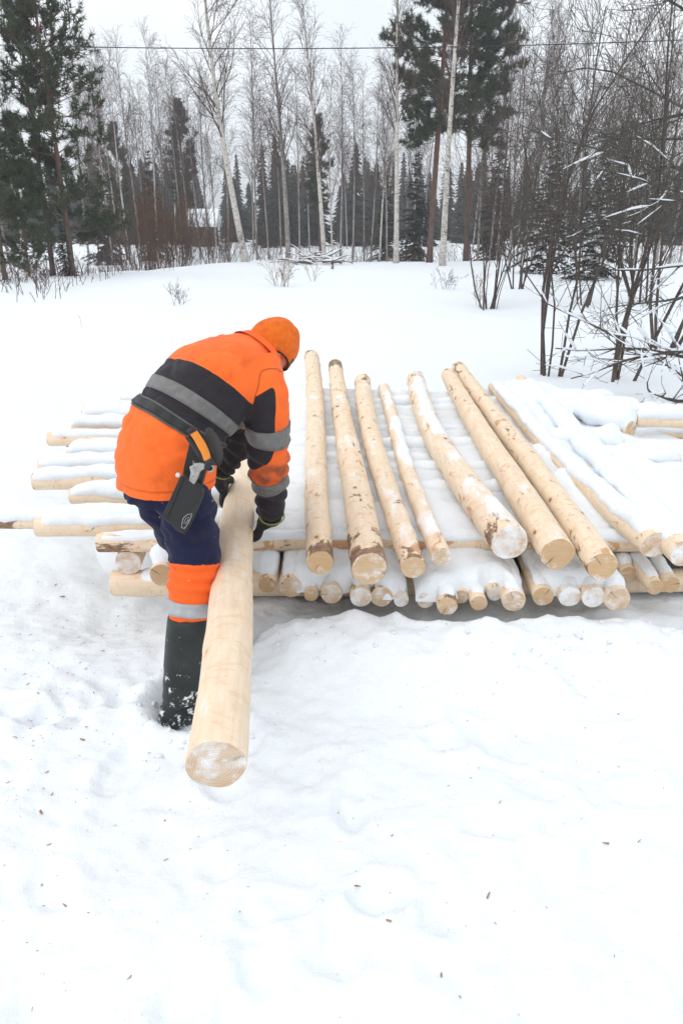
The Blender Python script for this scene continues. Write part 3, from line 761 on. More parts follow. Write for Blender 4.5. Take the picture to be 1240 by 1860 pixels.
# pines and their needles
def pine_meshes(seed, H, r, first, spread, nwh, lean=(0, 0), dens=1.0, tuft=0.12, round_top=True, low=0.0):
    rg = random.Random(seed); tr = trunk_path(rg, H, lean, 0.018)
    n = len(tr) - 1
    mt = MB(); mt.tube(tr, [r * (1.2 if i == 0 else 1) * (1 - 0.85 * i / n) + 0.008 for i in range(n + 1)], 9)
    mbk = MB(); mn = MB()
    def tuft_at(p, d, s):
        for _ in range(int(15 * dens)):
            v = (d * rg.uniform(0.2, 1.0) + rvec(rg) * 0.55).normalized()
            w = v.cross(rvec(rg)).normalized() * 0.0105
            L = s * rg.uniform(0.7, 1.25)
            mn.tri(p - w, p + w, p + v * L)
    def shoot(p, d, L):
        pts, dd = path(rg, p, d, L, 3, 0.15, Vector((0, 0, 0.45)))
        mbk.tube(pts, [0.008, 0.007, 0.006, 0.005], 3, cap=False)
        for q in (0.45, 0.75, 1.0):
            a, b = lerp_pts(pts, q); tuft_at(a, b, tuft)
    for w in range(nwh):
        t = first + (0.99 - first) * w / (nwh - 1)
        prof = math.sin(min(1, (1 - t) / (1 - first) * 1.25 + 0.08) * math.pi / 2) * (0.55 + 0.45 * min(1, (t - first) / 0.25 + low))
        for k in range(rg.choice((4, 5, 6))):
            q, dd = lerp_pts(tr, min(0.995, t + rg.uniform(-0.015, 0.015)))
            L = spread * prof * rg.uniform(0.55, 1.2) + 0.12
            a = rg.uniform(0, 6.283); el = -0.12 + 0.95 * (t - first) / (1 - first) + rg.uniform(-0.2, 0.2)
            d = Vector((math.cos(a) * math.cos(el), math.sin(a) * math.cos(el), math.sin(el)))
            ns = max(3, int(L / 0.22))
            pts, _ = path(rg, q, d, L, ns, 0.10, Vector((0, 0, 0.25)))
            mbk.tube(pts, [max(0.007, 0.022 * (1 - t * 0.6) * (1 - 0.8 * i / ns)) for i in range(ns + 1)], 4, cap=False)
            for j in range(int(L * 9 * dens) + 3):
                u = 1 - (rg.random() ** 1.4) * 0.72
                a_, b_ = lerp_pts(pts, u)
                shoot(a_, (off_dir(rg, b_, rg.uniform(0.4, 1.0)) + Vector((0, 0, 0.25))).normalized(), rg.uniform(0.14, 0.34) * (0.6 + 0.5 * min(1, L)))
    return [('trunk', mt.mesh('trunk', [PINEBARK])), ('branches', mbk.mesh('branches', [PINEBARK])), ('needles', mn.mesh('needles', [NEEDLE], False))]
P1 = pine_meshes(201, 7.0, 0.072, 0.13, 1.18, 23, (-0.05, 0), 0.85, 0.14, low=0.8)
P2 = pine_meshes(202, 13.5, 0.112, 0.32, 2.1, 26, (0.25, 0.2), 1.25, 0.17)
P3 = pine_meshes(203, 7.5, 0.075, 0.40, 0.75, 16, (0.1, 0), 0.9, 0.15)
put_tree('pine_tree', P1, place(133, 19.4), 0.0, 1.0, 'large bushy pine with reddish trunk at the left of the snowfield', group='pines')
put_tree('pine_tree', P1, place(10, 18.6), 2.2, 0.74, 'bushy pine cut by the left photo edge', group='pines')
put_tree('pine_tree', P1, place(58, 25.5), 4.1, 0.66, 'smaller pine filling the gap behind the two left pines', group='pines')
put_tree('pine_tree', P3, place(97, 19.6), 1.0, 0.86, 'thin pine stem close beside the large bushy pine', group='pines')
put_tree('pine_tree', P2, place(779, 29.5), 0.0, 1.0, 'tall pine with bare red trunk, left of a cream white birch', group='pines')
put_tree('pine_tree', P2, place(846, 31.5), 2.4, 1.02, 'tall pine with bare trunk, right of a cream white birch', group='pines')
put_tree('pine_tree', P3, place(341, 44), 0.3, 1.02, 'small pine crown standing behind the reddish willow thicket', group='pines')
put_tree('pine_tree', P3, place(582, 44), 2.0, 0.95, 'small pine in mid picture behind the leaning white birch', group='pines')
put_tree('pine_tree', P3, place(232, 42), 3.3, 0.86, 'small pine among the birches right of the large bushy pine', group='pines')

# spruces
def spruce_meshes(seed, H, wid, dens=1.0, snowy=False, trunk_r=0.07):
    rg = random.Random(seed); mt = MB(); mn = MB(); ms = MB()
    mt.tube([Vector((0, 0, -0.1)), Vector((0.02, 0, H * 0.5)), Vector((0, 0, H))], [trunk_r, trunk_r * 0.6, 0.008], 6)
    nw = int(H * 5.0)
    for w in range(nw):
        t = 0.04 + 0.95 * w / nw
        for k in range(6 if t < 0.85 else 4):
            z = H * min(0.99, t + rg.uniform(-0.035, 0.035))
            L = wid * (1 - t) ** 0.85 * rg.uniform(0.65, 1.15) + 0.06; a = rg.uniform(0, 6.283)
            d = Vector((math.cos(a), math.sin(a), -0.15 + 0.5 * t + rg.uniform(-.25, .25))).normalized(); side = Vector((-math.sin(a), math.cos(a), 0))
            p = Vector((0, 0, z)); n = max(3, int(L * 9 * dens))
            for j in range(n):
                u = (j + rg.random()) / n; q = p + d * (L * u) + Vector((0, 0, -0.22 * L * u * u))
                s = (0.10 + 0.26 * L * (1 - u * 0.7)) * rg.uniform(0.7, 1.2)
                for sg in (-1, 1):
                    e = (side * sg * 0.75 + d * 0.6 + Vector((0, 0, -0.28)) + rvec(rg) * 0.12).normalized()
                    w_ = (d * 0.4 + Vector((0, 0, 0.8)) + rvec(rg) * 0.45).normalized() * 0.05
                    mn.tri(q - w_, q + w_, q + e * s)
                    mn.tri(q - w_ * 0.6 + d * 0.03, q + d * 0.07 - Vector((0, 0, 0.03)), q + (e + Vector((0, 0, -0.5))).normalized() * s * 0.75)
                if snowy and rg.random() < 0.5:
                    c = q + Vector((0, 0, 0.02)); a1 = side * s * 0.42; a2 = d * 0.08
                    ms.tube([c - a1, c - a1 * 0.4 + Vector((0, 0, 0.015)), c + a1 * 0.4 + Vector((0, 0, 0.015)), c + a1], [0.01, 0.035, 0.035, 0.01], 5)
    out = [('trunk', mt.mesh('trunk', [PINEBARK])), ('needles', mn.mesh('needles', [SPRUCE], False))]
    if snowy: out.append(('snow', ms.mesh('snow', [SNOWC])))
    return out
SV = [spruce_meshes(300 + i, 6.0, 1.15 + 0.2 * i) for i in range(3)]
SNOWY = spruce_meshes(310, 5.0, 1.5, 1.0, True)
for px, Y, s, lb in ((985, 23, 0.72, 'snow-laden spruce behind the alder bushes right of the pines'), (1075, 21, 0.66, 'snow-laden spruce half hidden by the rightmost bushes')):
    put_tree('spruce_tree', SNOWY, place(px, Y), Y, s, lb, 'tree', 'spruces')
for k, (px, Y, s, lb) in enumerate(((893, 36, .95, 'dark spruce right of the tall bare-trunked pines'), (752, 38, 0.85, 'dark spruce left of the tall bare-trunked pines'), (700, 44, .75, 'dark spruce behind the straight white birch'),
        (285, 40, .85, 'dark spruce behind the willow thicket'), (122, 19.3, .22, 'tiny spruce at the foot of the large bushy pine'), (196, 36, .75, 'dark spruce right of the large bushy pine'),
        (480, 60, 1.0, 'spruce with pointed top right of the big leaning birch'), (502, 64, 1.12, 'tallest pointed spruce of the far group in mid picture'), (535, 62, 1.0, 'spruce behind the grey birch in mid picture'), (604, 24.5, 0.06, 'tiny spruce seedling poking out of the snowfield'))):
    put_tree('spruce_tree', SV[k % 3], place(px, Y), k * 1.3, s, lb, 'tree', 'spruces')
# far wood: one dark mass of spruces
fw = MB(); rg = random.Random(9)
for i in range(190):
    X = rg.uniform(-50, 50); Y = rg.uniform(66, 105); H = rg.uniform(5.0, 9.5); W = rg.uniform(1.0, 1.7)
    z0 = gh(X, Y)
    fw.tube([Vector((X, Y, z0 - .2)), Vector((X, Y, z0 + H))], [0.12, 0.02], 4)
    for w in range(26):
        t = w / 26; z = z0 + H * (0.03 + 0.95 * t)
        for k in range(12):
            a = rg.uniform(0, 6.283); L = W * (1 - t) ** 0.8 * rg.uniform(0.5, 1.2) + 0.1
            d = Vector((math.cos(a), math.sin(a), -0.25)); sd_ = Vector((-math.sin(a), math.cos(a), 0)) * L * 0.4
            p = Vector((X, Y, z)); q = p + d * L
            fw.tri(p + Vector((0, 0, 0.28)), q + sd_ - Vector((0, 0, .12)), q - sd_ - Vector((0, 0, 0.05)))
tag(fw.build('far_wood', [SPRUCE], None, False), 'dark line of far spruces behind the birches', 'forest', kind='stuff')

# bushes
def bush_mesh(seed, H, nstem, r, spreadv, prm, mat, snow=False, low=0.05):
    rg = random.Random(seed); mb = MB(); ms = MB() if snow else None
    for i in range(nstem):
        a = rg.uniform(0, 6.283); l = rg.uniform(0.0, spreadv)
        d = Vector((math.cos(a) * l, math.sin(a) * l, 1)).normalized()
        p = Vector((math.cos(a) * low * rg.random() * 2, math.sin(a) * low * rg.random() * 2, -0.1))
        branch(mb, rg, p, d, H * rg.uniform(0.65, 1.1), r * rg.uniform(0.6, 1.15), 0, prm, ms)
    parts = [('stems', mb.mesh('stems', [mat]))]
    if snow and ms.v: parts.append(('snow', ms.mesh('snow', [SNOWC])))
    return parts
UP = Vector((0, 0, 1))
ALD = dict(seg=0.30, wob=0.11, trop=[UP * 0.5, UP * 0.35, UP * 0.1, UP * 0.1], rmin=0.0022, levels=3, kids=[9, 5, 4], ref=[2.6, 1.2, 0.55, 0.28], t0=0.2, t00=0.24, ang=0.62, rr=0.5, snowr=0.007, snowz=0.80, snowp=0.36)
alders = [(885, 14.2, 3.2, 10, 0.016, 0.35, 21, 'leafless alder bush left of the others, with snow at its foot'),
          (992, 8.5, 4.3, 6, 0.020, 0.45, 22, 'many-stemmed alder bush on the snow behind the buried top log'),
          (1118, 8.0, 4.4, 5, 0.024, 0.42, 23, 'alder bush with thick twin stems above the fallen snowy branches'),
          (1060, 14.5, 4.2, 5, 0.022, 0.4, 24, 'slim alder bush seen between the two nearest alder bushes'),
          (1205, 10.5, 4.8, 6, 0.028, 0.55, 25, 'dense alder bush at the right photo edge'),
          (940, 18, 4.0, 6, 0.020, 0.4, 26, 'far alder bush in front of the dark snowy spruce'),
          (1160, 15, 5.0, 7, 0.024, 0.45, 27, 'tall alder bush behind the nearest right-hand ones')]
for px, Y, H, ns, r, sp, sd_, lb in alders:
    put_tree('alder_bush', bush_mesh(sd_, H, ns, r, sp, ALD, SHRUB, True, 0.10), place(px, Y), 0, 1, lb, 'bush', 'leafless alder bushes on the right')
# snow-weighted old tree leaning in from the right
LEAN = dict(seg=0.20, wob=0.13, trop=[Vector((-0.2, 0, -0.12)), Vector((-0.15, 0, -0.1)), UP * 0.05, UP * 0.05], rmin=0.002, levels=3, kids=[9, 6, 4], ref=[1.7, 0.75, 0.36, 0.2], t0=0.1, ang=0.75, rr=0.6, snowr=0.003, snowz=0.85, snowp=0.52, snowh=1.3)
rg = random.Random(31); mb = MB(); ms = MB()
tp = [Vector((0, 0, -0.1)), Vector((0.05, 0, 0.7)), Vector((-0.03, 0.05, 1.5)), Vector((0.05, 0.1, 2.4)), Vector((0.0, 0.1, 3.6)), Vector((0.1, 0.1, 5.0))]
mt = MB(); mt.tube(tp, [0.06, 0.052, 0.048, 0.042, 0.032, 0.018], 8)
for z, L, el in ((1.25, 1.3, -.15), (1.45, 1.6, 0.0), (1.6, 1.5, 0.1), (1.75, 1.9, 0.05), (1.95, 1.8, .15), (2.1, 1.7, .25), (2.4, 1.8, .4), (2.7, 1.7, .5), (3.0, 1.6, .6), (3.3, 1.5, .7), (3.7, 1.3, .8), (1.0, 1.0, -.2), (2.2, 1.6, .5), (2.9, 1.4, .9), (3.1, 1.6, .4), (3.4, 1.7, .5), (3.6, 1.6, .7), (3.9, 1.5, .6), (4.2, 1.4, .8), (4.5, 1.2, .8)):
    a = math.pi + rg.uniform(-0.9, 0.7)
    branch(mb, rg, Vector((0, 0.05, z)), Vector((math.cos(a), math.sin(a), el)), L, 0.015, 0, LEAN, ms if z < 1.9 else None)
c_ = place(1262, 6.6)
put_tree('lichen_tree', [('trunk', mt.mesh('trunk', [LICHEN])), ('branches', mb.mesh('branches', [LICHEN])), ('snow', ms.mesh('snow', [SNOWC]))], c_, 0, 1, 'lichen-grey tree with snow-weighted boughs reaching in from the right edge', 'tree')

# reddish willow thickets and darker brush at the wood's edge
WIL = dict(seg=0.4, wob=0.06, trop=[UP * 0.5, UP * 0.4, UP * 0.3], rmin=0.0045, levels=2, kids=[7, 4], ref=[2.4, 1.0, 0.5], t0=0.15, ang=0.32, rr=0.6)
for k, (px, Y, s, ns, mat, lb) in enumerate(((268, 31, 1.0, 44, REDTWIG, 'reddish brown willow thicket behind the snow edge, left one'), (312, 30, 0.98, 44, REDTWIG, 'reddish brown willow thicket, taller right one below a small pine'),
        (395, 34, .75, 30, REDTWIG, 'low rusty thicket just left of the big leaning birch'), (232, 24, 0.62, 16, SHRUB, 'dark leafless willow bush at the snow edge beside the pines'), (330, 25.5, 0.52, 16, SHRUB, 'dark leafless bush in front of the willow thickets'),
        (410, 27, 0.42, 16, SHRUB, 'low dark bush at the foot of the big leaning birch'), (489, 29, 0.42, 18, SHRUB, 'brown brushwood clump right of the big leaning birch'), (660, 33, .5, 18, SHRUB, 'low dark bush behind the snow edge in mid picture'))):
    put_tree('willow_bush', bush_mesh(60 + k, 3.0, ns, 0.013, 0.45 if mat is REDTWIG else 0.9, WIL, mat, False, 0.45), place(px, Y), k, s, lb, 'bush', 'willow bushes at the wood edge')
# undergrowth: thin dry stems along the wood's edge (nobody could count it)
ug = MB(); rg = random.Random(15)
for i in range(1900):
    px = rg.uniform(-80, 1320); Y = rg.uniform(1.08, 1.9)
    x0 = (px - 620) / FPX * 30
    Y = float(crest(x0)) * Y
    x = (px - 620) / FPX * Y; 
    p = Vector((x, Y, gh_np(np.array([x]), np.array([Y]))[0])); H = rg.uniform(0.25, 1.0) * (0.6 if px < 200 else 1)
    pts, _ = path(rg, p, Vector((rg.gauss(0, .35), rg.gauss(0, .35), 1)), H, 3, 0.12, UP * 0.2)
    ug.tube(pts, [0.007, 0.006, 0.004, 0.003], 3, cap=False)
    for _ in range(3):
        q, dd = lerp_pts(pts, rg.uniform(0.2, 0.9)); ug.tube([q, q + off_dir(rg, dd, 0.6) * H * 0.35], [0.004, 0.003], 3, cap=False)
tag(ug.build('undergrowth', [TWIG]), 'thin dry stems and scrub along the wood edge', 'undergrowth', kind='stuff')
# small dry plants in the snowfield
DRY = dict(seg=0.10, wob=0.12, trop=[UP * 0.3, UP * 0.2, UP * 0.1], rmin=0.0028, levels=2, kids=[5, 3], ref=[0.6, 0.25, 0.12], t0=0.2, ang=0.6, rr=0.7, snowr=0.003, snowz=.85)
for k, (px, py, H, ns, sp, lb) in enumerate(((325, 565, .42, 6, 1.0, 'snow-dusted dry twig tangle on the open snowfield at left'), (510, 526, .75, 14, 0.45, 'clump of upright dry stalks in the snowfield in mid picture'),
        (573, 520, .5, 3, .3, 'few dry stalks beside the tiny spruce seedling'), (806, 530, .5, 8, 1.3, 'drooping dry twig in the snowfield below the pines'), (155, 596, .25, 1, .1, 'single short stalk in the snow at left'), (868, 560, .6, 5, 0.5, 'dry stalks beside the left alder bush'))):
    d = ray(px, py); k_ = -CAM_H / d.z * 0.97; q = Vector((d.x * k_, d.y * k_, 0)); q.z = gh(q.x, q.y)
    put_tree('dry_plant', bush_mesh(90 + k, H, ns, 0.006, sp, DRY, SHRUB if k in (0, 3) else DRYGRASS, k in (0, 3), 0.08), q, 0, 1, lb, 'plant', 'dry plants poking through the snow')
# brush pile at the wood's edge
rg = random.Random(8); c0 = place(592, 27.8); mb = MB(); ms = MB(); root = empty('brush_pile', c0)
for i in range(34):
    a = Vector((rg.gauss(-.2, .7), rg.uniform(-.6, .6), abs(rg.gauss(0.0, 0.16)))); d = Vector((rg.choice((-1, 1)) * rg.uniform(.7, 1), rg.uniform(-.3, .3), rg.uniform(-.05, .25))); L = rg.uniform(.4, 1.3); r_ = rg.choice((.012, .016, .02, .045))
    b = MB(); pts, _ = path(rg, a, d, L, 4, 0.16, Vector((0, 0, -.1))); b.tube(pts, [r_ * (1 - .15 * j) for j in range(5)], 6)
    b.build('fallen_branch', [DEADWOOD], root)
    ms.tube([q + Vector((0, 0, r_ * .9)) for q in pts], [r_ * .3, r_ * .9, r_ * .9, r_ * .8, r_ * .2], 6)
ms.build('snow', [SNOWC], root)['kind'] = 'stuff'; tag(root, 'pile of felled branches dusted with snow at the wood edge', 'brush pile')
# felled snowy branches right of the stack
FELL = dict(seg=0.16, wob=0.13, trop=[Vector((0, 0, -0.1)), UP * 0.1, UP * 0.1, UP * 0.05], rmin=0.0022, levels=2, kids=[8, 4], ref=[1.4, 0.6, 0.25], t0=0.1, ang=0.7, rr=0.6, snowr=0.003, snowz=0.95, snowp=0.62, snowh=1.6)
for k, (px, py, zz, tx, tz, L, lb) in enumerate(((1290, 700, .25, -1, .05, 1.7, 'felled twiggy branch carrying snow, lowest at the right edge'), (1300, 660, .45, -1, -.02, 1.5, 'felled snowy branch above the lowest one at the right edge'), (1280, 725, .15, -.9, .06, 1.2, 'short felled branch nearly buried in snow by the stack\'s right corner'), (1300, 630, .6, -.9, .1, 1.3, 'upper felled branch with fine bare twigs at the right edge'))):
    rg = random.Random(70 + k); mb = MB(); ms = MB(); a = onz(px, py, zz)
    branch(mb, rg, Vector(), Vector((tx, rg.uniform(-.3, .3), tz)), L, 0.02, 0, FELL, ms)
    put_tree('felled_branch', [('stem', mb.mesh('stem', [SHRUB])), ('snow', ms.mesh('snow', [SNOWC]))], a, 0, 1, lb, 'branch', 'felled branches right of the stack')

# overhead cable
mb = MB(); pts = []
A_, B_ = ony(-500, 62, 16), ony(1900, 34, 16)
for i in range(41):
    t = i / 40; q = A_.lerp(B_, t); q.z -= 0.62 * 4 * t * (1 - t) * 0.55; pts.append(q)
mb.tube(pts, [0.008] * 41, 6)
tag(mb.build('overhead_cable', [flat('cable_rubber', (0.03, 0.03, 0.03), 0.5)]), 'thin black cable strung across the sky', 'cable')

# snow-roofed shed glimpsed between the trunks
root = empty('shed', place(374, 62)); sw = flat('shed_boards', (0.10, 0.085, 0.075), 0.9)
b = MB(); b.box(Vector((0, 0, 0.9)), Vector((0.9, 0, 0)), Vector((0, .9, 0)), Vector((0, 0, 0.9))); b.build('wall', [sw], root, False)
b = MB(); b.loft([[Vector((x, -1.25, 1.7)), Vector((x, 0, 2.75)), Vector((x, 1.25, 1.7)), Vector((x, 1.25, 1.45)), Vector((x, 0, 2.45)), Vector((x, -1.25, 1.45))] for x in (-1.15, 1.15)]); b.build('roof_snow', [SNOWC], root, False)
tag(root, 'far shed with thick snow on its roof between the birch trunks', 'shed')

# ------------------------------------------------------------------ the worker
def cloth(name, base_fn, rough=0.85, bumps=0.5, scale=(1, 1, 1)):
    m = NT(name, rough, 0.2); m.b.inputs['Sheen Weight'].default_value = 0.08
    tc = m.new('ShaderNodeTexCoord'); v = tc.outputs['Object']
    weave = m.noise(v, 420, 2, 0.5); wr = m.noise(v, 16, 4, 0.6, 0.6)
    m.color(base_fn(m, v)); m.bump(m.math('ADD', m.math('MULTIPLY', weave, 0.12), m.math('MULTIPLY', wr, 0.9)), bumps, 0.012)
    return m.mat
ORANGE = (0.93, 0.135, 0.022); BLACK = (0.026, 0.022, 0.026); NAVY = (0.012, 0.014, 0.045)
def dirt(m, v, c, col=(0.10, 0.06, 0.04), edge=0.62, amt=0.6, sc=9): return m.mix(m.math('MULTIPLY', m.step(m.noise(v, sc, 5, 0.65), edge, 0.06), amt), c, col)
def flecks(m, v, c, edge=0.70, sc=85):
    k = m.math('MULTIPLY', m.step(m.noise(v, sc, 3, 0.6), edge, 0.02), m.step(m.noise(v, 7, 3), 0.5, 0.06)); return m.mix(m.math('MULTIPLY', k, 0.8), c, (0.8, 0.82, 0.85))
def jacket_col(m, v):
    arm = m.step(m.attr('sel'), 0.0, 0.004)
    tb = m.step(m.attr('tblk'), 0.0, 0.006); ab = m.step(m.attr('ablk'), 0.0, 0.006)
    og = dirt(m, v, m.ramp(m.noise(v, 12, 3), [(0.3, (0.92, 0.145, 0.022)), (0.7, (0.98, 0.172, 0.030))]), (0.42, 0.07, 0.02), 0.63, 0.35, 7)
    ct = m.mix(tb, og, BLACK)
    sm = m.math('MULTIPLY', m.step(m.attr('smudge'), 0.35, 0.35), m.step(m.noise(v, 14, 4), 0.45, 0.15))
    ca = m.mix(ab, m.mix(m.math('MULTIPLY', sm, 0.75), og, (0.12, 0.06, 0.035)), BLACK)
    out = m.mix(arm, ct, ca)
    def seam(nm, w, k): 
        a = m.math('ABSOLUTE', m.attr(nm)); return m.math('MULTIPLY', m.math('SUBTRACT', 1.0, m.step(a, w, w * 0.5)), k)
    out = m.mix(seam('sel', 0.02, 0.55), out, (0.10, 0.02, 0.006))
    out = m.mix(seam('hemline', 0.004, 0.45), out, (0.35, 0.05, 0.01))
    return out
MJ = cloth('jacket_cloth', jacket_col)
def trouser_col(m, v):
    c = m.mix(m.step(m.attr('tblk'), 0.0, 0.006), (0.93, 0.14, 0.022), NAVY)
    return flecks(m, v, dirt(m, v, c, (0.05, 0.03, 0.025), 0.66, 0.35), 0.71, 70)
MT = cloth('trouser_cloth', trouser_col, 0.9, 0.5)
MREFL = cloth('reflective_tape', lambda m, v: m.ramp(m.noise(v, 40, 3), [(0.3, (0.135, 0.13, 0.125)), (0.7, (0.19, 0.185, 0.18))]), 0.45, 0.15)
MREFL2 = cloth('leg_reflective_tape', lambda m, v: m.ramp(m.noise(v, 40, 3), [(0.3, (0.36, 0.37, 0.39)), (0.7, (0.45, 0.46, 0.48))]), 0.45, 0.15)
MHAT = cloth('fleece_hat', lambda m, v: dirt(m, v, m.ramp(m.noise(v, 60, 4), [(0.3, (0.66, 0.12, 0.010)), (0.7, (0.80, 0.165, 0.015))]), (0.44, 0.07, 0.008), 0.6, 0.45, 14), 0.95, 0.5)
MBLK = cloth('black_cloth', lambda m, v: flecks(m, v, m.ramp(m.noise(v, 30, 3), [(0.3, (0.018, 0.018, 0.018)), (0.7, (0.034, 0.033, 0.033))]), 0.74), 0.8, 0.3)
MBELT = cloth('belt_webbing', lambda m, v: m.ramp(m.noise(v, 30, 3), [(0.3, (0.02, 0.021, 0.022)), (0.7, (0.04, 0.04, 0.04))]), 0.6, 0.2)
MTRIM = flat('grey_trim', (0.11, 0.11, 0.105), 0.7)
MLIME = flat('lime_trim', (0.30, 0.34, 0.08), 0.7)
MSKIN = flat('skin', (0.50, 0.24, 0.17), 0.55, 0.35, 0.12, 30)
def boot_col(m, v):
    sx = m.new('ShaderNodeSeparateXYZ'); m.lk(v, sx.inputs[0])
    c = m.ramp(m.noise(v, 12, 4), [(0.3, (0.022, 0.026, 0.024)), (0.7, (0.040, 0.044, 0.041))])
    lowk = m.math('MULTIPLY', m.math('SUBTRACT', 0.42, sx.outputs[2]), 0.42)
    k = m.step(m.math('ADD', m.noise(v, 38, 5, 0.7), lowk), 0.745, 0.03)
    return m.mix(m.math('MULTIPLY', k, 0.9), c, (0.84, 0.86, 0.9))
MBOOT = cloth('rubber_boot', boot_col, 0.42, 0.12)

AZ = R(50)
FWD = Vector((math.sin(AZ), math.cos(AZ), 0)); RGT = Vector((math.cos(AZ), -math.sin(AZ), 0))
person = empty('person', (FOOT_R.x, FOOT_R.y, 0))
tag(person, 'bent-over worker in orange and black high-visibility jacket, navy trousers and orange cap', 'person')
def to_person(o):
    o.parent = person; o.matrix_parent_inverse = Matrix.Translation(-person.location); return o

# spine rings: image anchor, distance, half width, half depth, tilt of the ring towards the belly
SPN = [((303, 905), 2.44, 0.186, 0.160, Vector((0.04, 0.03, 1.0))),
       ((301, 842), 2.455, 0.188, 0.160, Vector((0.20, 0.12, 1.0))),
       ((311, 795), 2.49, 0.184, 0.156, Vector((0.42, 0.30, 1.0))),
       ((333, 757), 2.53, 0.180, 0.150, Vector((0.62, 0.50, 1.0))),
       ((364, 717), 2.58, 0.194, 0.156, Vector((0.72, 0.60, 1.0))),
       ((402, 683), 2.63, 0.200, 0.152, Vector((0.78, 0.65, 0.95))),
       ((437, 659), 2.68, 0.178, 0.125, Vector((0.82, 0.68, 0.85))),
       ((462, 643), 2.71, 0.115, 0.092, Vector((0.85, 0.70, 0.80))),
       ((478, 632), 2.735, 0.078, 0.074, Vector((0.85, 0.70, 0.80)))]
SC_, SA, SB, SR, SN = [], [], [], [], []
for (pp, Y, a, b, tdir) in SPN:
    SC_.append(ony(pp[0], pp[1], Y)); t = tdir.normalized()
    r_ = (RGT - t * RGT.dot(t)).normalized(); n_ = r_.cross(t)      # n_ points to the belly or back
    if n_.dot(FWD) > 0: n_ = -n_
    SA.append(a); SB.append(b); SR.append(r_); SN.append(n_)
def spine(t):
    t = max(0, min(len(SC_) - 1.0001, t)); i = int(t); f = t - i
    L = lambda A: A[i] * (1 - f) + A[i + 1] * f
    r_ = L(SR).normalized(); n_ = L(SN).normalized()
    c = L(SC_)
    return c, r_, n_, L(SA), L(SB)
def ering(t, k=40, grow=0.0, p=2.35):
    c, r_, n_, a, b = spine(t); out = []
    for j in range(k):
        an = 2 * math.pi * j / k; cs, sn = math.cos(an), math.sin(an)
        out.append(c + r_ * ((a + grow) * math.copysign(abs(cs) ** (2 / p), cs)) + n_ * ((b + grow) * math.copysign(abs(sn) ** (2 / p), sn)))
    return out
ARM_R = [ony(470, 668, 2.60), ony(483, 712, 2.555), ony(487, 770, 2.575), ony(487, 832, 2.63), ony(491, 880, 2.69), ony(494, 932, 2.745)]
RAD_R = [0.072, 0.078, 0.076, 0.077, 0.064, 0.056]
hA = Vector(P); hB = Vector(Q)
hdir = (hB - hA).normalized(); hx = Vector((0, 0, 1)).cross(hdir).normalized() * -1.0; hup = hx.cross(hdir)
if hx.x < 0: hx = -hx
if hup.z < 0: hup = -hup
def around(Y, ang, rad):            # point around the held log: angle 0 = right side, 90 = top
    t = (Y - hA.y) / (hB.y - hA.y); c = hA.lerp(hB, t)
    return c + (hx * math.cos(R(ang)) + hup * math.sin(R(ang))) * rad
WR_L = around(3.03, 128, 0.165)
shL = spine(6.2)[0] - RGT * 0.145 + Vector((0.0, 0.02, -0.03))
elL = shL.lerp(WR_L, 0.52) + Vector((0.07, 0.03, -0.06))
ARM_L = [shL + RGT * 0.05, shL, shL.lerp(elL, .5), elL, elL.lerp(WR_L, .6), WR_L + (elL - WR_L) * 0.10]
RAD_L = [0.070, 0.076, 0.074, 0.072, 0.058, 0.050]

def smooth_chain(pts, rad, n=4):
    op, orr = [], []
    m_ = len(pts)
    for i in range(m_ - 1):
        p0 = pts[max(i - 1, 0)]; p1 = pts[i]; p2 = pts[i + 1]; p3 = pts[min(i + 2, m_ - 1)]
        for j in range(n):
            t = j / n
            op.append(0.5 * ((2 * p1) + (p2 - p0) * t + (2 * p0 - 5 * p1 + 4 * p2 - p3) * t * t + (3 * p1 - p0 - 3 * p2 + p3) * t ** 3)); orr.append(rad[i] + (rad[i + 1] - rad[i]) * t)
    op.append(pts[-1]); orr.append(rad[-1])
    return op, orr
ARc, ARr = smooth_chain(ARM_R, RAD_R); ALc, ALr = smooth_chain(ARM_L, RAD_L)

# jacket: torso and both sleeves grown together
mb = MB(); mb.loft([ering(t) for t in np.linspace(0, 7.9, 34)])
mb.tube(ARc, ARr, 24); mb.tube(ALc, ALr, 24)
for s_, e_, r0, r1 in ((spine(6.0)[0] + RGT * 0.09, ARM_R[1], 0.10, 0.075), (spine(6.0)[0] - RGT * 0.09, ARM_L[1], 0.10, 0.075)):
    mb.tube([s_, s_.lerp(e_, .5), e_], [r0, (r0 + r1) / 2, r1], 20)
jm = voxel_mesh(mb, 'jacket', [MJ], 0.0085, 14, 0.5)
nv = len(jm.vertices); co = np.empty(nv * 3, np.float32); jm.vertices.foreach_get('co', co); co = co.reshape(-1, 3)
no = np.empty(nv * 3, np.float32); jm.vertices.foreach_get('normal', no); no = no.reshape(-1, 3)
def chain_param(co, chain, rad, per=4):
    best = np.full(len(co), 1e9); par = np.zeros(len(co)); q = np.full(len(co), 1e9); off = np.zeros_like(co)
    for i in range(len(chain) - 1):
        a = np.array(chain[i]); b = np.array(chain[i + 1]); d = b - a; t = np.clip(((co - a) @ d) / (d @ d), 0, 1)
        c = a + t[:, None] * d; dist = np.linalg.norm(co - c, axis=1); m_ = dist < best
        best[m_] = dist[m_]; par[m_] = (i + t[m_]) / per; off[m_] = (co - c)[m_]; q[m_] = dist[m_] / (rad[i] + (rad[i + 1] - rad[i]) * t[m_])
    return par, q, off
ts = np.linspace(0, 7.99, 160); fr = [spine(t) for t in ts]
tor = np.full(nv, 1e9); tpar = np.zeros(nv); tlat = np.zeros(nv); tq = np.zeros(nv)
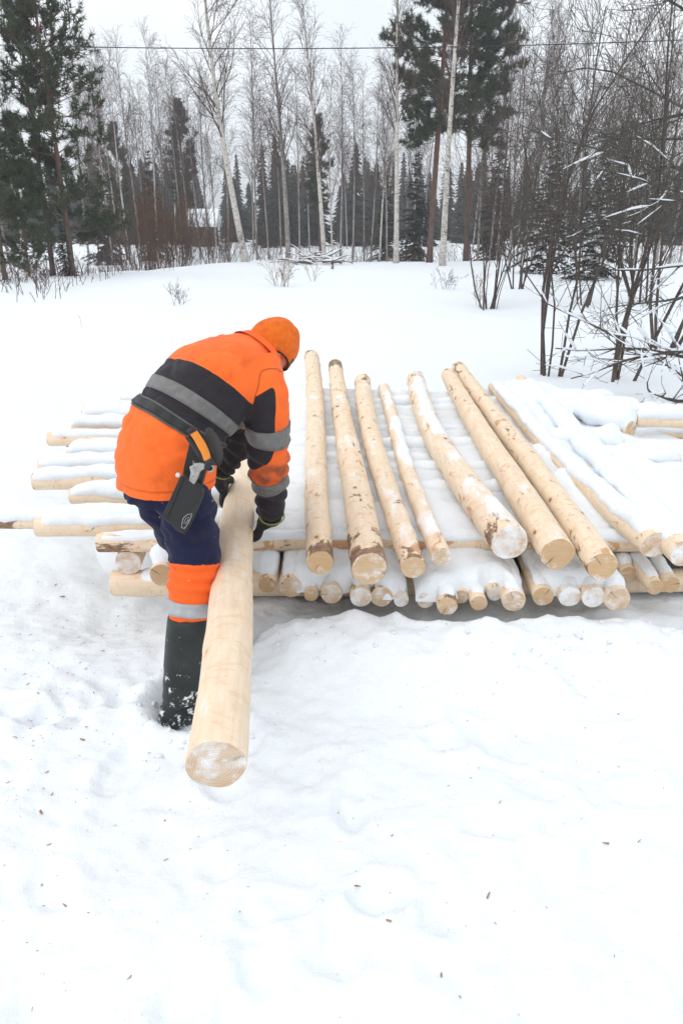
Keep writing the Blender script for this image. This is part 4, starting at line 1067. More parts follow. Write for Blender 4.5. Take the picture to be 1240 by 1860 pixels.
for t, (c, r_, n_, a, b) in zip(ts, fr):
    d = co - np.array(c); ax_ = np.cross(np.array(r_), np.array(n_)); al = np.abs(d @ ax_); m_ = (al < tor) & (np.linalg.norm(d, axis=1) < 0.42)
    tor[m_] = al[m_]; sp_ = np.linalg.norm(np.array(spine(min(t + .1, 7.99))[0]) - np.array(spine(max(t - .1, 0))[0])) / (min(t + .1, 7.99) - max(t - .1, 0)); tpar[m_] = t + np.clip(np.sign(ax_ @ (np.array(spine(min(t + .1, 7.99))[0]) - np.array(spine(max(t - .1, 0))[0]))) * (d @ ax_) / sp_, -.06, .06)[m_]; lr = d @ np.array(r_) / a; ln = d @ np.array(n_) / b
    tlat[m_] = lr[m_]; tq[m_] = np.sqrt(lr ** 2 + ln ** 2)[m_]
# smooth spine coordinate instead of the sampled one
cc = np.array([spine(t)[0] for t in ts]); 
pr, qr, offr = chain_param(co, ARc, ARr); pl, ql, offl = chain_param(co, ALc, ALr)
tq = np.where(tor < 0.05, tq, 3.0)
sel_r = np.minimum(tq - qr * 1.02, pr - 0.55) ; sel_l = np.minimum(tq - ql * 1.02, pl - 0.55)
sel = np.maximum(sel_r, sel_l)
use_r = sel_r >= sel_l
par = np.where(use_r, pr, pl); off = np.where(use_r[:, None], offr, offl)
off = off / (np.linalg.norm(off, axis=1)[:, None] + 1e-9)
bk = off @ np.array((-0.72, -0.62, 0.30))                      # towards the back of the sleeve
elb = 0.75 - 0.75 * np.clip((par - 2.6) / 0.75, 0, 1) ** 2
ablk = np.where(par < 3.55, np.minimum(np.minimum(bk - 0.16, par - 0.98 + 0.25 * (0.6 - bk)), (2.55 + 0.75 * (bk - 0.15)) - par), -0.1)
ablk = np.maximum(ablk, par - 3.98)
ablk = np.where(use_r, ablk, np.maximum(ablk, par - 2.55))
lat = np.clip(tlat, -1.2, 1.2)
tsh = tpar + 0.18 * lat * np.abs(lat)
tblk = np.minimum(tsh - 2.72, 4.45 + 0.06 * lat - tpar)
smud = np.exp(-((par - 3.25) / 0.35) ** 2)
# folds
disp = np.zeros(nv)
for i in range(nv):
    v = Vector(co[i]); 
    f = mnoise.noise(Vector((v.x * 9, v.y * 9, v.z * 16))) * 0.6 + mnoise.noise(Vector((v.x * 22, v.y * 22, v.z * 30 + 5))) * 0.3
    rd = max(0.0, 1 - abs(mnoise.noise(Vector((v.x * 6 + v.z * 4, v.y * 6 - v.z * 3, v.z * 7 + 3)))) * 7)
    rd2 = max(0.0, 1 - abs(mnoise.noise(Vector((v.x * 11 - v.z * 7, v.y * 11, v.z * 9 + 13)))) * 6)
    disp[i] = 0.0070 * f - 0.0055 * rd - 0.0035 * rd2
arm_m = sel > 0
disp += np.where(arm_m & (par > 2.2) & (par < 4.6), 0.0070 * np.sin(par * 14 + bk * 2.8), 0)
disp += np.where(~arm_m & (tpar > 1.6) & (tpar < 3.2), 0.004 * np.sin(tpar * 11 + lat * 3), 0)
disp += np.where(~arm_m & (tpar < 0.22), 0.004, 0)             # hem
co2 = co + no * disp[:, None]
jm.vertices.foreach_set('co', co2.astype(np.float32).ravel())
ed = np.empty(len(jm.edges) * 2, np.int32); jm.edges.foreach_get('vertices', ed); ed = ed.reshape(-1, 2)
def relax(a, it):
    a = a.astype(float).copy(); deg = np.bincount(ed.ravel(), minlength=len(a)).astype(float)
    for _ in range(it):
        s_ = np.bincount(ed[:, 0], a[ed[:, 1]], len(a)) + np.bincount(ed[:, 1], a[ed[:, 0]], len(a)); a = 0.4 * a + 0.6 * s_ / np.maximum(deg, 1)
    return a
ablk = relax(ablk, 10); tblk = relax(tblk, 8); sel = relax(sel, 6)
for nm, ar in (('sel', sel), ('tblk', tblk), ('ablk', ablk), ('smudge', smud), ('hemline', np.where(arm_m, 1.0, co2[:, 2] - (ony(303, 878, 2.44).z + 0.028)))):
    at = jm.attributes.new(nm, 'FLOAT', 'POINT'); at.data.foreach_set('value', ar.astype(np.float32))
jm.update()
import bmesh
bm = bmesh.new(); bm.from_mesh(jm); bm.verts.ensure_lookup_table()
hc = ony(303, 878, 2.44); sel_v = [v for v in bm.verts if tpar[v.index] < 1.2 and tq[v.index] < 1.6 and sel[v.index] < 0]
sv = set(sel_v); gf = [f for f in bm.faces if all(v in sv for v in f.verts)]; ge = list({e for f in gf for e in f.edges})
bmesh.ops.bisect_plane(bm, geom=sel_v + ge + gf, plane_co=hc, plane_no=Vector((0.02, 0.0, -1)), clear_outer=True)
bm.to_mesh(jm); bm.free(); jm.polygons.foreach_set('use_smooth', np.ones(len(jm.polygons), bool)); jm.update()
jacket = to_person(link('jacket', jm))
bvh_j = BVHTree.FromPolygons([v.co.copy() for v in jm.vertices], [tuple(p_.vertices) for p_ in jm.polygons])

def band(name, rows, mat, bvh, lift=0.004, k=72, maxd=0.35):
    """ribbon hugging a garment; rows = list of (centre, dir function(angle))"""
    mb = MB(); R_ = []
    for c_fn in rows:
        ring = []
        for j in range(k):
            o_, d_ = c_fn(2 * math.pi * j / k)
            hit, nrm, _, dist = bvh.ray_cast(o_, d_, maxd)
            ring.append((hit + d_ * lift) if hit else None)
        for j in range(k):
            if ring[j] is None:
                ring[j] = next((ring[(j + s_) % k] for s_ in range(1, k) if ring[(j + s_) % k] is not None), rows[0](0)[0])
        R_.append(ring)
    # inner lip so the edges close onto the cloth
    inner = lambda ring, fn: [p_ - fn(2 * math.pi * j / k)[1] * (lift + 0.004) for j, p_ in enumerate(ring)]
    mb.loft([inner(R_[0], rows[0])] + R_ + [inner(R_[-1], rows[-1])], cap=False)
    return to_person(mb.build(name, [mat]))
def spine_row(t, tw=0.0):
    def fn(an):
        la = math.cos(an); tt = t - 0.18 * la * abs(la) * tw
        c, r_, n_, a, b = spine(tt); d = (r_ * math.cos(an) * a + n_ * math.sin(an) * b).normalized(); return c, d
    return fn
def arm_row(chain, t):
    def fn(an):
        f = t * 4; i = min(int(f), len(chain) - 2); c = chain[i].lerp(chain[i + 1], f - i); d = (chain[i + 1] - chain[i]).normalized()
        u = Vector((1, 0, 0)); u = (u - d * u.dot(d)).normalized(); w = d.cross(u); return c, u * math.cos(an) + w * math.sin(an)
    return fn
band('reflective_stripe', [spine_row(t, 0.3) for t in np.linspace(3.24, 3.70, 5)], MREFL, bvh_j, 0.0035)
band('reflective_stripe', [arm_row(ARc, t) for t in np.linspace(1.98, 2.40, 5)], MREFL, bvh_j, 0.007, maxd=0.13)
band('reflective_stripe', [arm_row(ARc, t) for t in np.linspace(3.56, 3.98, 5)], MREFL, bvh_j, 0.007, maxd=0.11)
band('reflective_stripe', [arm_row(ALc, t) for t in np.linspace(2.1, 2.45, 5)], MREFL, bvh_j, 0.007, maxd=0.11)
band('waist_trim', [spine_row(t, 1.0) for t in np.linspace(2.50, 2.60, 3)], MTRIM, bvh_j, 0.005)
band('belt', [spine_row(t, 1.0) for t in np.linspace(2.58, 2.84, 5)], MBELT, bvh_j, 0.011)
band('waist_trim', [spine_row(t, 1.0) for t in np.linspace(2.83, 2.91, 3)], MTRIM, bvh_j, 0.008)
# collar
mb = MB()
mb.loft([ering(t, 32, g, 2.0) for t, g in ((7.2, 0.012), (7.6, 0.010), (7.95, 0.010), (7.98, 0.002), (7.6, -0.006))], cap=False)
col_o = to_person(mb.build('collar', [flat('collar_cloth', (0.93, 0.135, 0.022), 0.85, 0.2, 0.05)]))

# trousers
hipR = ony(316, 850, 2.44); hipL = ony(278, 842, 2.55)
LEG_R = [hipR, ony(333, 905, 2.37), ony(347, 965, 2.34), ony(352, 1022, 2.30), ony(349, 1075, 2.27), ony(346, 1128, 2.245)]
RLR = [0.10, 0.102, 0.094, 0.087, 0.080, 0.071]
kneeL = Vector((-0.575, 2.60, 0.52)); 
LEG_L = [hipL, ony(306, 920, 2.56), ony(338, 983, 2.58), ony(360, 1035, 2.60), ony(376, 1085, 2.58), Vector((FOOT_L.x, FOOT_L.y, 0.33))]
RLL = [0.112, 0.10, 0.090, 0.078, 0.072, 0.066]
LRc, LRr = smooth_chain(LEG_R, RLR); LLc, LLr = smooth_chain(LEG_L, RLL)
mb = MB(); mb.loft([ering(t, 32, -0.022) for t in (0.0, 0.5, 1.0, 1.6, 2.2)]); mb.tube(LRc, LRr, 24); mb.tube(LLc, LLr, 24)
seat = ony(262, 880, 2.48); mb.tube([seat, seat.lerp(hipL, .5), hipL], [0.07, 0.1, 0.1], 16)
tm = voxel_mesh(mb, 'trousers', [MT], 0.0085, 10, 0.5)
nv = len(tm.vertices); co = np.empty(nv * 3, np.float32); tm.vertices.foreach_get('co', co); co = co.reshape(-1, 3)
no = np.empty(nv * 3, np.float32); tm.vertices.foreach_get('normal', no); no = no.reshape(-1, 3)
pr, qr, offr = chain_param(co, LRc, LRr); pl, ql, offl = chain_param(co, LLc, LLr)
par = np.where(qr < ql, pr, pl); off = np.where((qr < ql)[:, None], offr, offl)
lat_ = off @ np.array((0.7, -0.6, 0)) * 8
disp = np.array([0.008 * mnoise.noise(Vector((v[0] * 8, v[1] * 8, v[2] * 14))) + 0.004 * mnoise.noise(Vector((v[0] * 20, v[1] * 20, v[2] * 36))) - 0.006 * max(0, 1 - abs(mnoise.noise(Vector((v[0] * 7 + v[2] * 5, v[1] * 7, v[2] * 9)))) * 6) for v in co])
disp += np.where(par > 2.9, 0.0055 * np.sin(par * 17 + lat_ * 1.2) * np.clip((par - 2.9) * 3, 0, 1) * np.clip((4.2 - par) * 3, 0, 1), 0)
disp += np.where((par > 0.6) & (par < 2.9), 0.004 * np.sin(par * 9 + lat_ * 4), 0)
tm.vertices.foreach_set('co', (co + no * disp[:, None]).astype(np.float32).ravel())
at = tm.attributes.new('tblk', 'FLOAT', 'POINT'); at.data.foreach_set('value', (2.98 + 0.05 * lat_ - par).astype(np.float32))
tm.update(); trousers = to_person(link('trousers', tm))
bvh_t = BVHTree.FromPolygons([v.co.copy() for v in tm.vertices], [tuple(p_.vertices) for p_ in tm.polygons])
band('reflective_stripe', [arm_row(LRc, t) for t in np.linspace(4.24, 4.66, 5)], MREFL2, bvh_t, 0.0035, maxd=0.14)
band('reflective_stripe', [arm_row(LLc, t) for t in np.linspace(4.24, 4.66, 5)], MREFL2, bvh_t, 0.0035, maxd=0.14)

# boots
def boot(top, foot, az):
    f = Vector((math.sin(az), math.cos(az), 0)); s_ = Vector((math.cos(az), -math.sin(az), 0)); u = Vector((0, 0, 1))
    mb = MB(); rings = []
    for t, ra, rb in ((0, .071, .076), (.2, .0715, .077), (.4, .069, .076), (.55, .070, .075), (.66, .064, .071), (.74, .067, .073), (.84, .060, .069), (.92, .063, .07), (1.0, .056, .066)):
        c = top.lerp(foot + Vector((0, 0, 0.09)), t); rings.append([c + s_ * (ra * math.cos(a)) + f * (rb * math.sin(a)) for a in np.linspace(0, 2 * math.pi, 25)[:-1]])
    mb.loft(rings)
    rings = []
    for x, w, h in ((-.085, .02, .03), (-.075, .036, .062), (-.04, .042, .085), (.02, .044, .085), (.08, .047, .062), (.13, .047, .046), (.17, .040, .036), (.195, .02, .022)):
        c = foot + f * x; rings.append([c + s_ * (w * math.cos(a)) + u * (max(0, math.sin(a)) * h * 1.0 + min(0, math.sin(a)) * 0.045 + 0.03) for a in np.linspace(0, 2 * math.pi, 25)[:-1]])
    mb.loft(rings)
    me = voxel_mesh(mb, 'boot', [MBOOT], 0.007, 6); return to_person(link('boot', me))
boot(LEG_R[-1] + Vector((0, 0, 0.03)), FOOT_R + Vector((0, 0, -0.04)), AZ + 0.1)
boot(LEG_L[-1] + Vector((0, 0, 0.03)), FOOT_L + Vector((0, 0, -0.02)), AZ - 0.75)

# head, face and cap
HC = ony(492, 632, 2.775)
crown = Vector((0.64, 0.44, 0.62)).normalized(); face = (Vector((0.5, 0.40, -0.85))); face = (face - crown * face.dot(crown)).normalized(); ear = crown.cross(face)
def head_pt(u, v, grow=1.0):        # u: azimuth from the face, v: elevation
    x, y_, z_ = math.cos(v) * math.cos(u), math.cos(v) * math.sin(u), math.sin(v)
    rx = 0.089 if x > 0 else 0.092; rz = 0.105 if z_ > 0 else 0.118
    ry = 0.071 * (1 - 0.22 * max(0, -z_))
    b = lambda uu, vv, su, sv, am: am * math.exp(-((u - uu) / su) ** 2 - ((v - vv) / sv) ** 2)
    bump = b(0, -0.25, .13, .22, .026) + b(0, -.62, .25, .10, .008) + b(0, -.95, .3, .16, .012) - b(.38, 0.0, .2, .13, .010) - b(-.38, 0, .2, .13, .010) + b(0, .18, .5, .1, .005) + b(1.6, -.12, .10, .22, .020) + b(-1.6, -.12, .10, .22, .020)
    return HC + (face * (x * rx) + ear * (y_ * ry) + crown * (z_ * rz)) * grow + (face * x + ear * y_ + crown * z_) * bump
mb = MB(); rings = []
for v in np.linspace(-1.5, 1.5, 40): rings.append([head_pt(u, v) for u in np.linspace(-math.pi, math.pi, 65)[:-1]])
mb.loft(rings)
# neck, trunk, limbs of the body under the clothes
nk = spine(7.0)[0]; mb.tube([nk, nk.lerp(HC, .5) , HC - crown * 0.04], [0.062, 0.058, 0.055], 18)
mb.loft([ering(t, 24, -0.045) for t in (0.6, 1.5, 3, 4.5, 6.0, 6.8)])
for ch, rd in ((ARc, ARr), (ALc, ALr), (LRc, LRr), (LLc, LLr)): mb.tube(ch, [r_ * 0.66 for r_ in rd], 12)
mb.tube([LRc[-1], FOOT_R + Vector((0, 0, 0.06)), FOOT_R + FWD * 0.12 + Vector((0, 0, 0.02))], [.045, .035, .028], 10)
mb.tube([LLc[-1], FOOT_L + Vector((0, 0, 0.06)), FOOT_L + FWD * 0.12 + Vector((0, 0, 0.03))], [.045, .035, .028], 10)

def hand_tubes(mb, wrist, Y0, dirY, a_k, a_sign, thumb, sc=1.0, lr=0.071):
    """hand closing on the held log: wrist point, log position, knuckle angle, finger sweep"""
    for i, (dy, ln, rr) in enumerate(((0.036, 50, .0118), (0.013, 58, .0122), (-0.010, 54, .0118), (-0.033, 42, .0105))):
        g = lr + rr * 0.9; Yk = Y0 + dirY * dy
        kn = around(Yk, a_k, g + 0.007); kb = wrist.lerp(around(Y0 + dirY * dy * 0.6, a_k, g + 0.02), 0.15)
        mb.tube([wrist + (kb - wrist), kb.lerp(kn, .5) + (kn - around(Yk, a_k, 0)).normalized() * 0.006, kn], [0.020 * sc, 0.0175 * sc, 0.015 * sc], 10)
        pts = [kn] + [around(Yk, a_k + a_sign * ln * t, g + (0.004 if t < .9 else 0)) for t in (.42, .75, 1.0)]
        pts, rads = smooth_chain(pts, [rr * 1.15 * sc, rr * 1.08 * sc, rr * sc, rr * 0.8 * sc], 3)
        mb.tube(pts, rads, 10)
    g = lr + 0.012
    tb = around(Y0 + dirY * 0.03, a_k - a_sign * 8, g + 0.016).lerp(wrist, 0.35)
    pts, rads = smooth_chain([tb, around(Y0 + dirY * 0.06, a_k - a_sign * 22, g + 0.008), around(Y0 + dirY * 0.072, a_k - a_sign * thumb, g)], [0.0165 * sc, 0.0145 * sc, 0.011 * sc], 4)
    mb.tube(pts, rads, 10)
WR_R = ARM_R[-1] + (ARM_R[-1] - ARM_R[-2]).normalized() * 0.030
HR = (WR_R, 2.80, 1, 2, -1, 26); HL = (WR_L, 3.06, 1, 146, 1, 14)
hand_tubes(mb, *HR, sc=0.8); hand_tubes(mb, *HL, sc=0.8)
body = link('body', voxel_mesh(mb, 'body', [MSKIN], 0.0055, 3)); to_person(body)
for nm, H_, cuff0 in (('glove', HR, ARM_R), ('glove', HL, ARM_L)):
    mb = MB(); hand_tubes(mb, *H_, sc=1.3)
    w = H_[0]; back = (cuff0[-2] - w).normalized()
    mb.tube([w + back * (0.014 if H_ is HR else 0.035), w, w.lerp(around(H_[1], H_[3], 0.09), .4)], [0.042, 0.036, 0.030], 16)
    g = to_person(link(nm, voxel_mesh(mb, nm, [MBLK], 0.0045, 4)))
    mb = MB(); c = w + back * (0.012 if H_ is HR else 0.03); u_ = back.orthogonal().normalized(); w_ = back.cross(u_)
    ring = [c + (u_ * math.cos(a) + w_ * math.sin(a)) * 0.048 for a in np.linspace(0, 2 * math.pi, 29)]
    mb.tube(ring, [0.0035] * 29, 6, cap=False); tr_ = mb.build('cuff_trim', [MLIME]); tr_.parent = g
# eyes (closed in by the cap's shade but there)
for sg in (-1, 1):
    mb = MB(); c = head_pt(sg * 0.38, 0.0, 0.94)
    mb.loft([[c + face * (math.sin(t) * .012) + (ear * math.cos(a) + crown * math.sin(a)) * (0.012 * math.cos(t)) for a in np.linspace(0, 6.283, 13)[:-1]] for t in np.linspace(-1.4, 1.4, 8)])
    to_person(mb.build('eye', [flat('eye_white', (0.6, 0.58, 0.55), 0.3)]))
mb = MB(); rings = []
def hat_edge(u): return -0.10 + 0.24 * math.cos(u) - 0.16 * math.cos(2 * u)
for t in np.linspace(0, 1, 26):
    ring = []
    for u in np.linspace(-math.pi, math.pi, 73)[:-1]:
        v0 = hat_edge(u) - 0.12; v = v0 + (1.52 - v0) * t
        x, y_, z_ = math.cos(v) * math.cos(u), math.cos(v) * math.sin(u), math.sin(v)
        g = 1.0 + 0.05 * mnoise.noise(Vector((x * 3, y_ * 3, z_ * 3))) - 0.035 * math.exp(-(y_ / .07) ** 2) * (1 if z_ > 0.1 else 0) + (0.02 if t < 0.1 else 0)
        ring.append(HC + face * (x * 0.099 * g) + ear * (y_ * 0.083 * g) + crown * (z_ * 0.124 * g))
    rings.append(ring)
mb.loft(rings); hat = to_person(mb.build('cap', [MHAT]))
mb = MB(); ring = []
for u in np.linspace(-math.pi, math.pi, 73):
    v = hat_edge(u) - 0.13; ring.append(HC + face * (math.cos(v) * math.cos(u) * 0.0985) + ear * (math.cos(v) * math.sin(u) * 0.0825) + crown * (math.sin(v) * 0.123))
mb.tube(ring, [0.004] * len(ring), 6, cap=False); e = mb.build('cap_edge', [MBLK]); e.parent = hat
hat_side = -1 if ear.dot(Vector((0, -1, 0))) < 0 else 1
mb = MB(); v = hat_edge(0.9) - 0.10; c = HC + face * (math.cos(v) * math.cos(0.9) * 0.103) + ear * (hat_side * math.cos(v) * math.sin(0.9) * 0.086) + crown * (math.sin(v) * 0.124)
mb.box(c + crown * 0.008, (ear * hat_side * 0.6 + face * .4).normalized() * 0.003, crown * 0.014, (face * .8 - ear * hat_side * .6).normalized() * 0.006)
e = mb.build('cap_tag', [MTRIM], None, False); e.parent = hat
for o_ in (e,): pass

# holster and hook tool on the worker's belt
def plate(mb, px_pts, Yf, Yb, mat=0):
    a = [ony(x, y_, Yf) for x, y_ in px_pts]; b = [ony(x, y_, Yf) + (Vector((0.35, 1, 0)).normalized() * (Yb - Yf)) for x, y_ in px_pts]
    mb.loft([a, b], mat)
MHOL = flat('holster_plastic', (0.016, 0.017, 0.017), 0.42, 0.4, 0.2, 40)
root = empty('tool_holster', ony(330, 930, 2.21))
inv = Matrix.Translation(-root.location)
def under(o, r_): o.parent = r_; o.matrix_parent_inverse = Matrix.Translation(-r_.location); return o
mb = MB(); plate(mb, [(326, 866), (336, 862), (366, 892), (364, 906), (335, 973), (318, 964), (312, 955), (295, 942), (294, 936)], 2.195, 2.222)
h_ = under(mb.build('pouch', [MHOL], None, False), root); bv = h_.modifiers.new('b', 'BEVEL'); bv.width = 0.006; bv.segments = 3; bv.limit_method = 'ANGLE'
mb = MB(); plate(mb, [(328, 870), (334, 868), (304, 941), (297, 937)], 2.190, 2.196); under(mb.build('seam_rib', [MHOL], None, False), root)
mb = MB(); plate(mb, [(344, 806), (368, 818), (374, 850), (358, 905), (330, 880), (334, 850)], 2.235, 2.250); under(mb.build('hanger', [MBELT], None, False), root)
mb = MB(); plate(mb, [(346, 786), (356, 780), (372, 815), (366, 830), (346, 815)], 2.245, 2.262); under(mb.build('belt_loop', [MBELT], None, False), root)
# worn print on the holster: two outlined shapes
MPR = flat('worn_print', (0.42, 0.42, 0.40), 0.7, 0.2, 0.5, 160)
def outline(mb, pts, Y, r_=0.0011):
    q = [ony(x, y_, Y) for x, y_ in pts]; q.append(q[0]); mb.tube(q, [r_] * len(q), 5, cap=False)
mb = MB(); outline(mb, [(333, 941), (341, 934), (346, 934), (349, 932), (346, 942), (341, 952), (335, 960), (330, 958), (331, 949)], 2.1945); outline(mb, [(337, 943), (343, 939), (342, 945), (337, 951), (334, 950)], 2.1945, 0.0008)
under(mb.build('worn_emblem', [MPR]), root)
mb = MB(); c = ony(323.5, 863, 2.196); mb.loft([[c + Vector((math.cos(a) * r_, yy, math.sin(a) * r_)) for a in np.linspace(0, 6.283, 15)[:-1]] for r_, yy in ((.004, -.006), (.0075, -.003), (.0075, .004), (.004, .007))]); under(mb.build('rivet', [flat('steel_white', (0.6, 0.6, 0.6), 0.4)]), root)
tag(root, 'flat black plastic tool holster with worn print hanging at the worker\'s hip', 'holster')

root = empty('hook_tool', ony(370, 840, 2.19))
MOR = flat('orange_grip', (0.75, 0.24, 0.02), 0.45, 0.4, 0.12, 30); MST = NT('worn_steel', 0.42, 0.5); MST.b.inputs['Metallic'].default_value = 0.75
MST.color(MST.ramp(MST.noise(MST.obj_coord(), 60, 4), [(0.3, (0.30, 0.29, 0.27)), (0.7, (0.50, 0.48, 0.45))])); MST = MST.mat
g1, g2 = smooth_chain([ony(348, 781, 2.20), ony(357, 793, 2.195), ony(366, 808, 2.19), ony(373, 822, 2.188), ony(377, 836, 2.186)], [0.0125, 0.0125, 0.0135, 0.0125, 0.0115])
mb = MB(); mb.tube(g1, g2, 14); under(mb.build('grip', [MOR]), root)
mb = MB(); mb.tube([ony(346, 777, 2.20), ony(351, 786, 2.197)], [0.0128, 0.0135], 14); under(mb.build('end_cap', [MHOL]), root)
g1, g2 = smooth_chain([ony(341, 792, 2.206), ony(352, 806, 2.205), ony(362, 822, 2.20), ony(371, 838, 2.197)], [0.010, 0.011, 0.012, 0.010])
mb = MB(); mb.tube(g1, g2, 12); under(mb.build('grip_back', [MHOL]), root)
mb = MB(); mb.tube([ony(377, 834, 2.187), ony(381, 842, 2.187), ony(378, 852, 2.187)], [0.014, 0.0165, 0.014], 14); under(mb.build('ferrule', [MHOL]), root)
mb = MB(); plate(mb, [(349, 836), (353, 842), (364, 841), (378, 844), (380, 852), (368, 853), (362, 858), (358, 870), (352, 880), (343, 873), (346, 858), (344, 848), (351, 844)], 2.180, 2.190)
o_ = under(mb.build('jaw', [MST], None, False), root); bv = o_.modifiers.new('b', 'BEVEL'); bv.width = 0.0015; bv.segments = 2; bv.limit_method = 'ANGLE'
g1, g2 = smooth_chain([ony(374, 850, 2.178), ony(382, 846, 2.176), ony(388, 848, 2.176), ony(386, 855, 2.176), ony(379, 857, 2.177)], [0.0028] * 5)
mb = MB(); mb.tube(g1, g2, 8); under(mb.build('spring_hook', [MST]), root)
for (x, y_) in ((352, 850), (350, 866), (359, 846)):
    mb = MB(); c = ony(x, y_, 2.179); mb.loft([[c + Vector((math.cos(a) * r_, yy, math.sin(a) * r_)) for a in np.linspace(0, 6.283, 11)[:-1]] for r_, yy in ((.002, -.003), (.0034, -.001), (.0034, .004))]); under(mb.build('rivet', [MST]), root)
tag(root, 'steel hook tool with curved orange grip tucked in the worker\'s belt', 'tool')
sol = jacket.modifiers.new('hem', 'SOLIDIFY'); sol.thickness = 0.006; sol.offset = -1
# grey cloth pouch behind the grip
c = ony(389, 812, 2.27)
mb = MB(); mb.loft([[c + RGT * (0.026 * math.cos(v) * math.cos(a)) + FWD * (0.022 * math.cos(v) * math.sin(a)) + Vector((-0.012 * math.sin(v), 0, 0.062 * math.sin(v))) + rvec(random.Random(int(a * 10) + int(v * 77))) * 0.002 for a in np.linspace(0, 6.283, 19)[:-1]] for v in np.linspace(-1.45, 1.45, 12)])
po = to_person(mb.build('belt_pouch', [flat('grey_pouch_cloth', (0.06, 0.056, 0.052), 0.9)]))

# ------------------------------------------------------------------ loose bits: snow clods, chips, falling flakes, haze
def blob(mb, c, r, rg, flatn=0.75):
    n0 = len(mb.v); k = 7
    ph = rg.uniform(0, 9)
    for i in range(1, 4):
        v = -1.2 + 2.4 * i / 4
        for j in range(k):
            u = 2 * math.pi * j / k + i * 0.4; q = r * rg.uniform(0.5, 1.35)
            mb.v.append((c.x + q * math.cos(v) * math.cos(u), c.y + q * math.cos(v) * math.sin(u), c.z + q * flatn * math.sin(v)))
    for i in range(2):
        for j in range(k):
            j2 = (j + 1) % k; mb.f.append((n0 + i * k + j, n0 + i * k + j2, n0 + (i + 1) * k + j2, n0 + (i + 1) * k + j)); mb.m.append(0)
    t = len(mb.v); mb.v.append((c.x, c.y, c.z + r * flatn)); mb.f += [(n0 + 2 * k + j, n0 + 2 * k + (j + 1) % k, t) for j in range(k)]; mb.m += [0] * k
rg = random.Random(55); mb = MB()
spots = []
for _ in range(130): spots.append((rg.uniform(-0.3, 2.2), rg.gauss(2.42, 0.09), abs(rg.gauss(0, 0.006)) + 0.002))
for _ in range(60): a = rg.uniform(0, 6.28); d = rg.gauss(0.16, 0.05); spots.append((FOOT_R.x + 0.03 + d * math.cos(a), FOOT_R.y + d * math.sin(a), abs(rg.gauss(0, 0.008)) + 0.003))
for _ in range(120): spots.append((rg.uniform(-1.6, 1.8), rg.uniform(0.95, 2.5), abs(rg.gauss(0, 0.003)) + 0.0015))
zz = gh_np(np.array([s_[0] for s_ in spots]), np.array([s_[1] for s_ in spots]))
for (x, y_, r_), z in zip(spots, zz): blob(mb, Vector((x, y_, z - r_ * 0.1)), r_, rg, 0.65)
tag(mb.build('snow_clods', [SNOWC]), 'crumbs and clods of snow kicked up on the trampled ground', 'snow', kind='stuff')
mb = MB(); spots = []
for _ in range(750): spots.append((rg.uniform(-2.2, -0.55) if rg.random() < .45 else -0.95 - abs(rg.gauss(0, .35)), rg.uniform(1.0, 3.2), 0.0012 + abs(rg.gauss(0, 0.0026))))
for _ in range(170): spots.append((rg.uniform(-1.0, 1.4), rg.uniform(0.95, 2.5), rg.uniform(0.0015, 0.0045)))
for px, py, s_ in ((118, 1640, .014), (648, 1618, .014), (1100, 1530, .013), (885, 1640, .016), (1160, 1530, .012), (235, 1775, .01), (150, 1345, .012), (300, 1550, .01), (75, 1475, .014), (705, 1690, .009), (800, 1778, .009), (30, 1350, .014), (95, 1440, .01), (905, 1480, .009), (1060, 1330, .008)):
    q = onz(px, py, 0.0); spots.append((q.x, q.y, s_ * 0.8))
zz = gh_np(np.array([s_[0] for s_ in spots]), np.array([s_[1] for s_ in spots]))
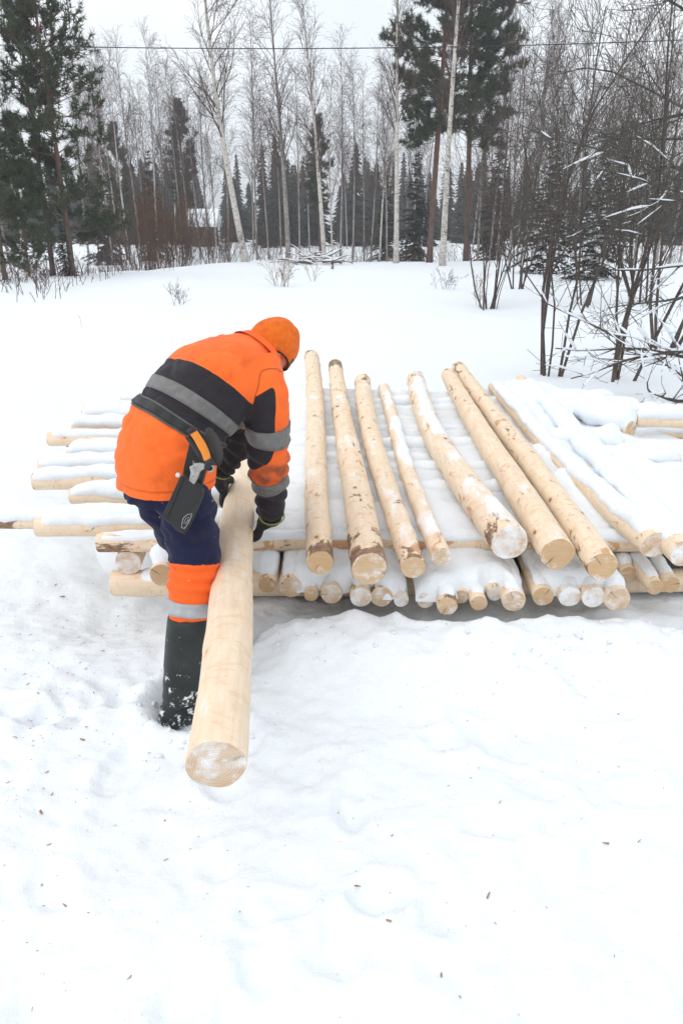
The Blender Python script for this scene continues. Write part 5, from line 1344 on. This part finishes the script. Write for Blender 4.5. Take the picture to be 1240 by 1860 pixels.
for (x, y_, r_), z in zip(spots, zz):
    a = rg.uniform(0, 6.28); u = Vector((math.cos(a), math.sin(a), rg.uniform(-.2, .2))) * r_; w = Vector((-math.sin(a), math.cos(a), rg.uniform(-.3, .3))) * r_ * rg.uniform(.25, .6)
    c = Vector((x, y_, z + 0.0035)); h_ = Vector((0, 0, max(0.0007, r_ * .15)))
    k1, k2 = rg.uniform(.1, .9), rg.uniform(.1, 1.0)
    mb.loft([[c - u - w * k1, c - u * rg.uniform(.5, 1) + w * k1, c + u * rg.uniform(.6, 1.1) + w * k2, c + u - w * k2 * rg.random()], [c - u * .8 - w * k1 * .7 + h_, c - u * .5 + w * k1 * .6 + h_, c + u * .6 + w * k2 * .6 + h_ * 1.5, c + u * .8 - w * k2 * .3 + h_]])
tag(mb.build('wood_debris', [CHIP], None, False), 'scattered bark crumbs and wood chips on the snow', 'debris', kind='stuff')
# falling snow
mb = MB()
for _ in range(900):
    Y = rg.uniform(3.5, 20); px = rg.uniform(-60, 1300); py = rg.uniform(-60, 900); c = ony(px, py, Y)
    if c.z < 0.3: continue
    r_ = rg.uniform(0.0015, 0.004)
    n0 = len(mb.v); mb.v += [(c.x + r_, c.y, c.z), (c.x - r_, c.y, c.z), (c.x, c.y + r_, c.z), (c.x, c.y - r_, c.z), (c.x, c.y, c.z + r_), (c.x, c.y, c.z - r_)]
    for f_ in ((0, 2, 4), (2, 1, 4), (1, 3, 4), (3, 0, 4), (2, 0, 5), (1, 2, 5), (3, 1, 5), (0, 3, 5)): mb.f.append(tuple(n0 + t for t in f_)); mb.m.append(0)
tag(mb.build('falling_snow', [SNOWC]), 'sparse snowflakes drifting down before the trees', 'snowfall', kind='stuff')
# wintry air
hm = bpy.data.materials.new('winter_air'); hm.use_nodes = True; hm.node_tree.nodes.clear()
ho = hm.node_tree.nodes.new('ShaderNodeOutputMaterial'); hv = hm.node_tree.nodes.new('ShaderNodeVolumePrincipled')
hv.inputs['Color'].default_value = (0.93, 0.95, 1.0, 1); hv.inputs['Density'].default_value = 0.0026; hv.inputs['Anisotropy'].default_value = 0.2
hm.node_tree.links.new(hv.outputs['Volume'], ho.inputs['Volume'])
mb = MB(); mb.box(Vector((0, 220, 7.0)), Vector((420, 0, 0)), Vector((0, 300, 0)), Vector((0, 0, 9.0)))
tag(mb.build('haze', [hm], None, False), 'pale winter haze among the trees', 'haze', kind='stuff')
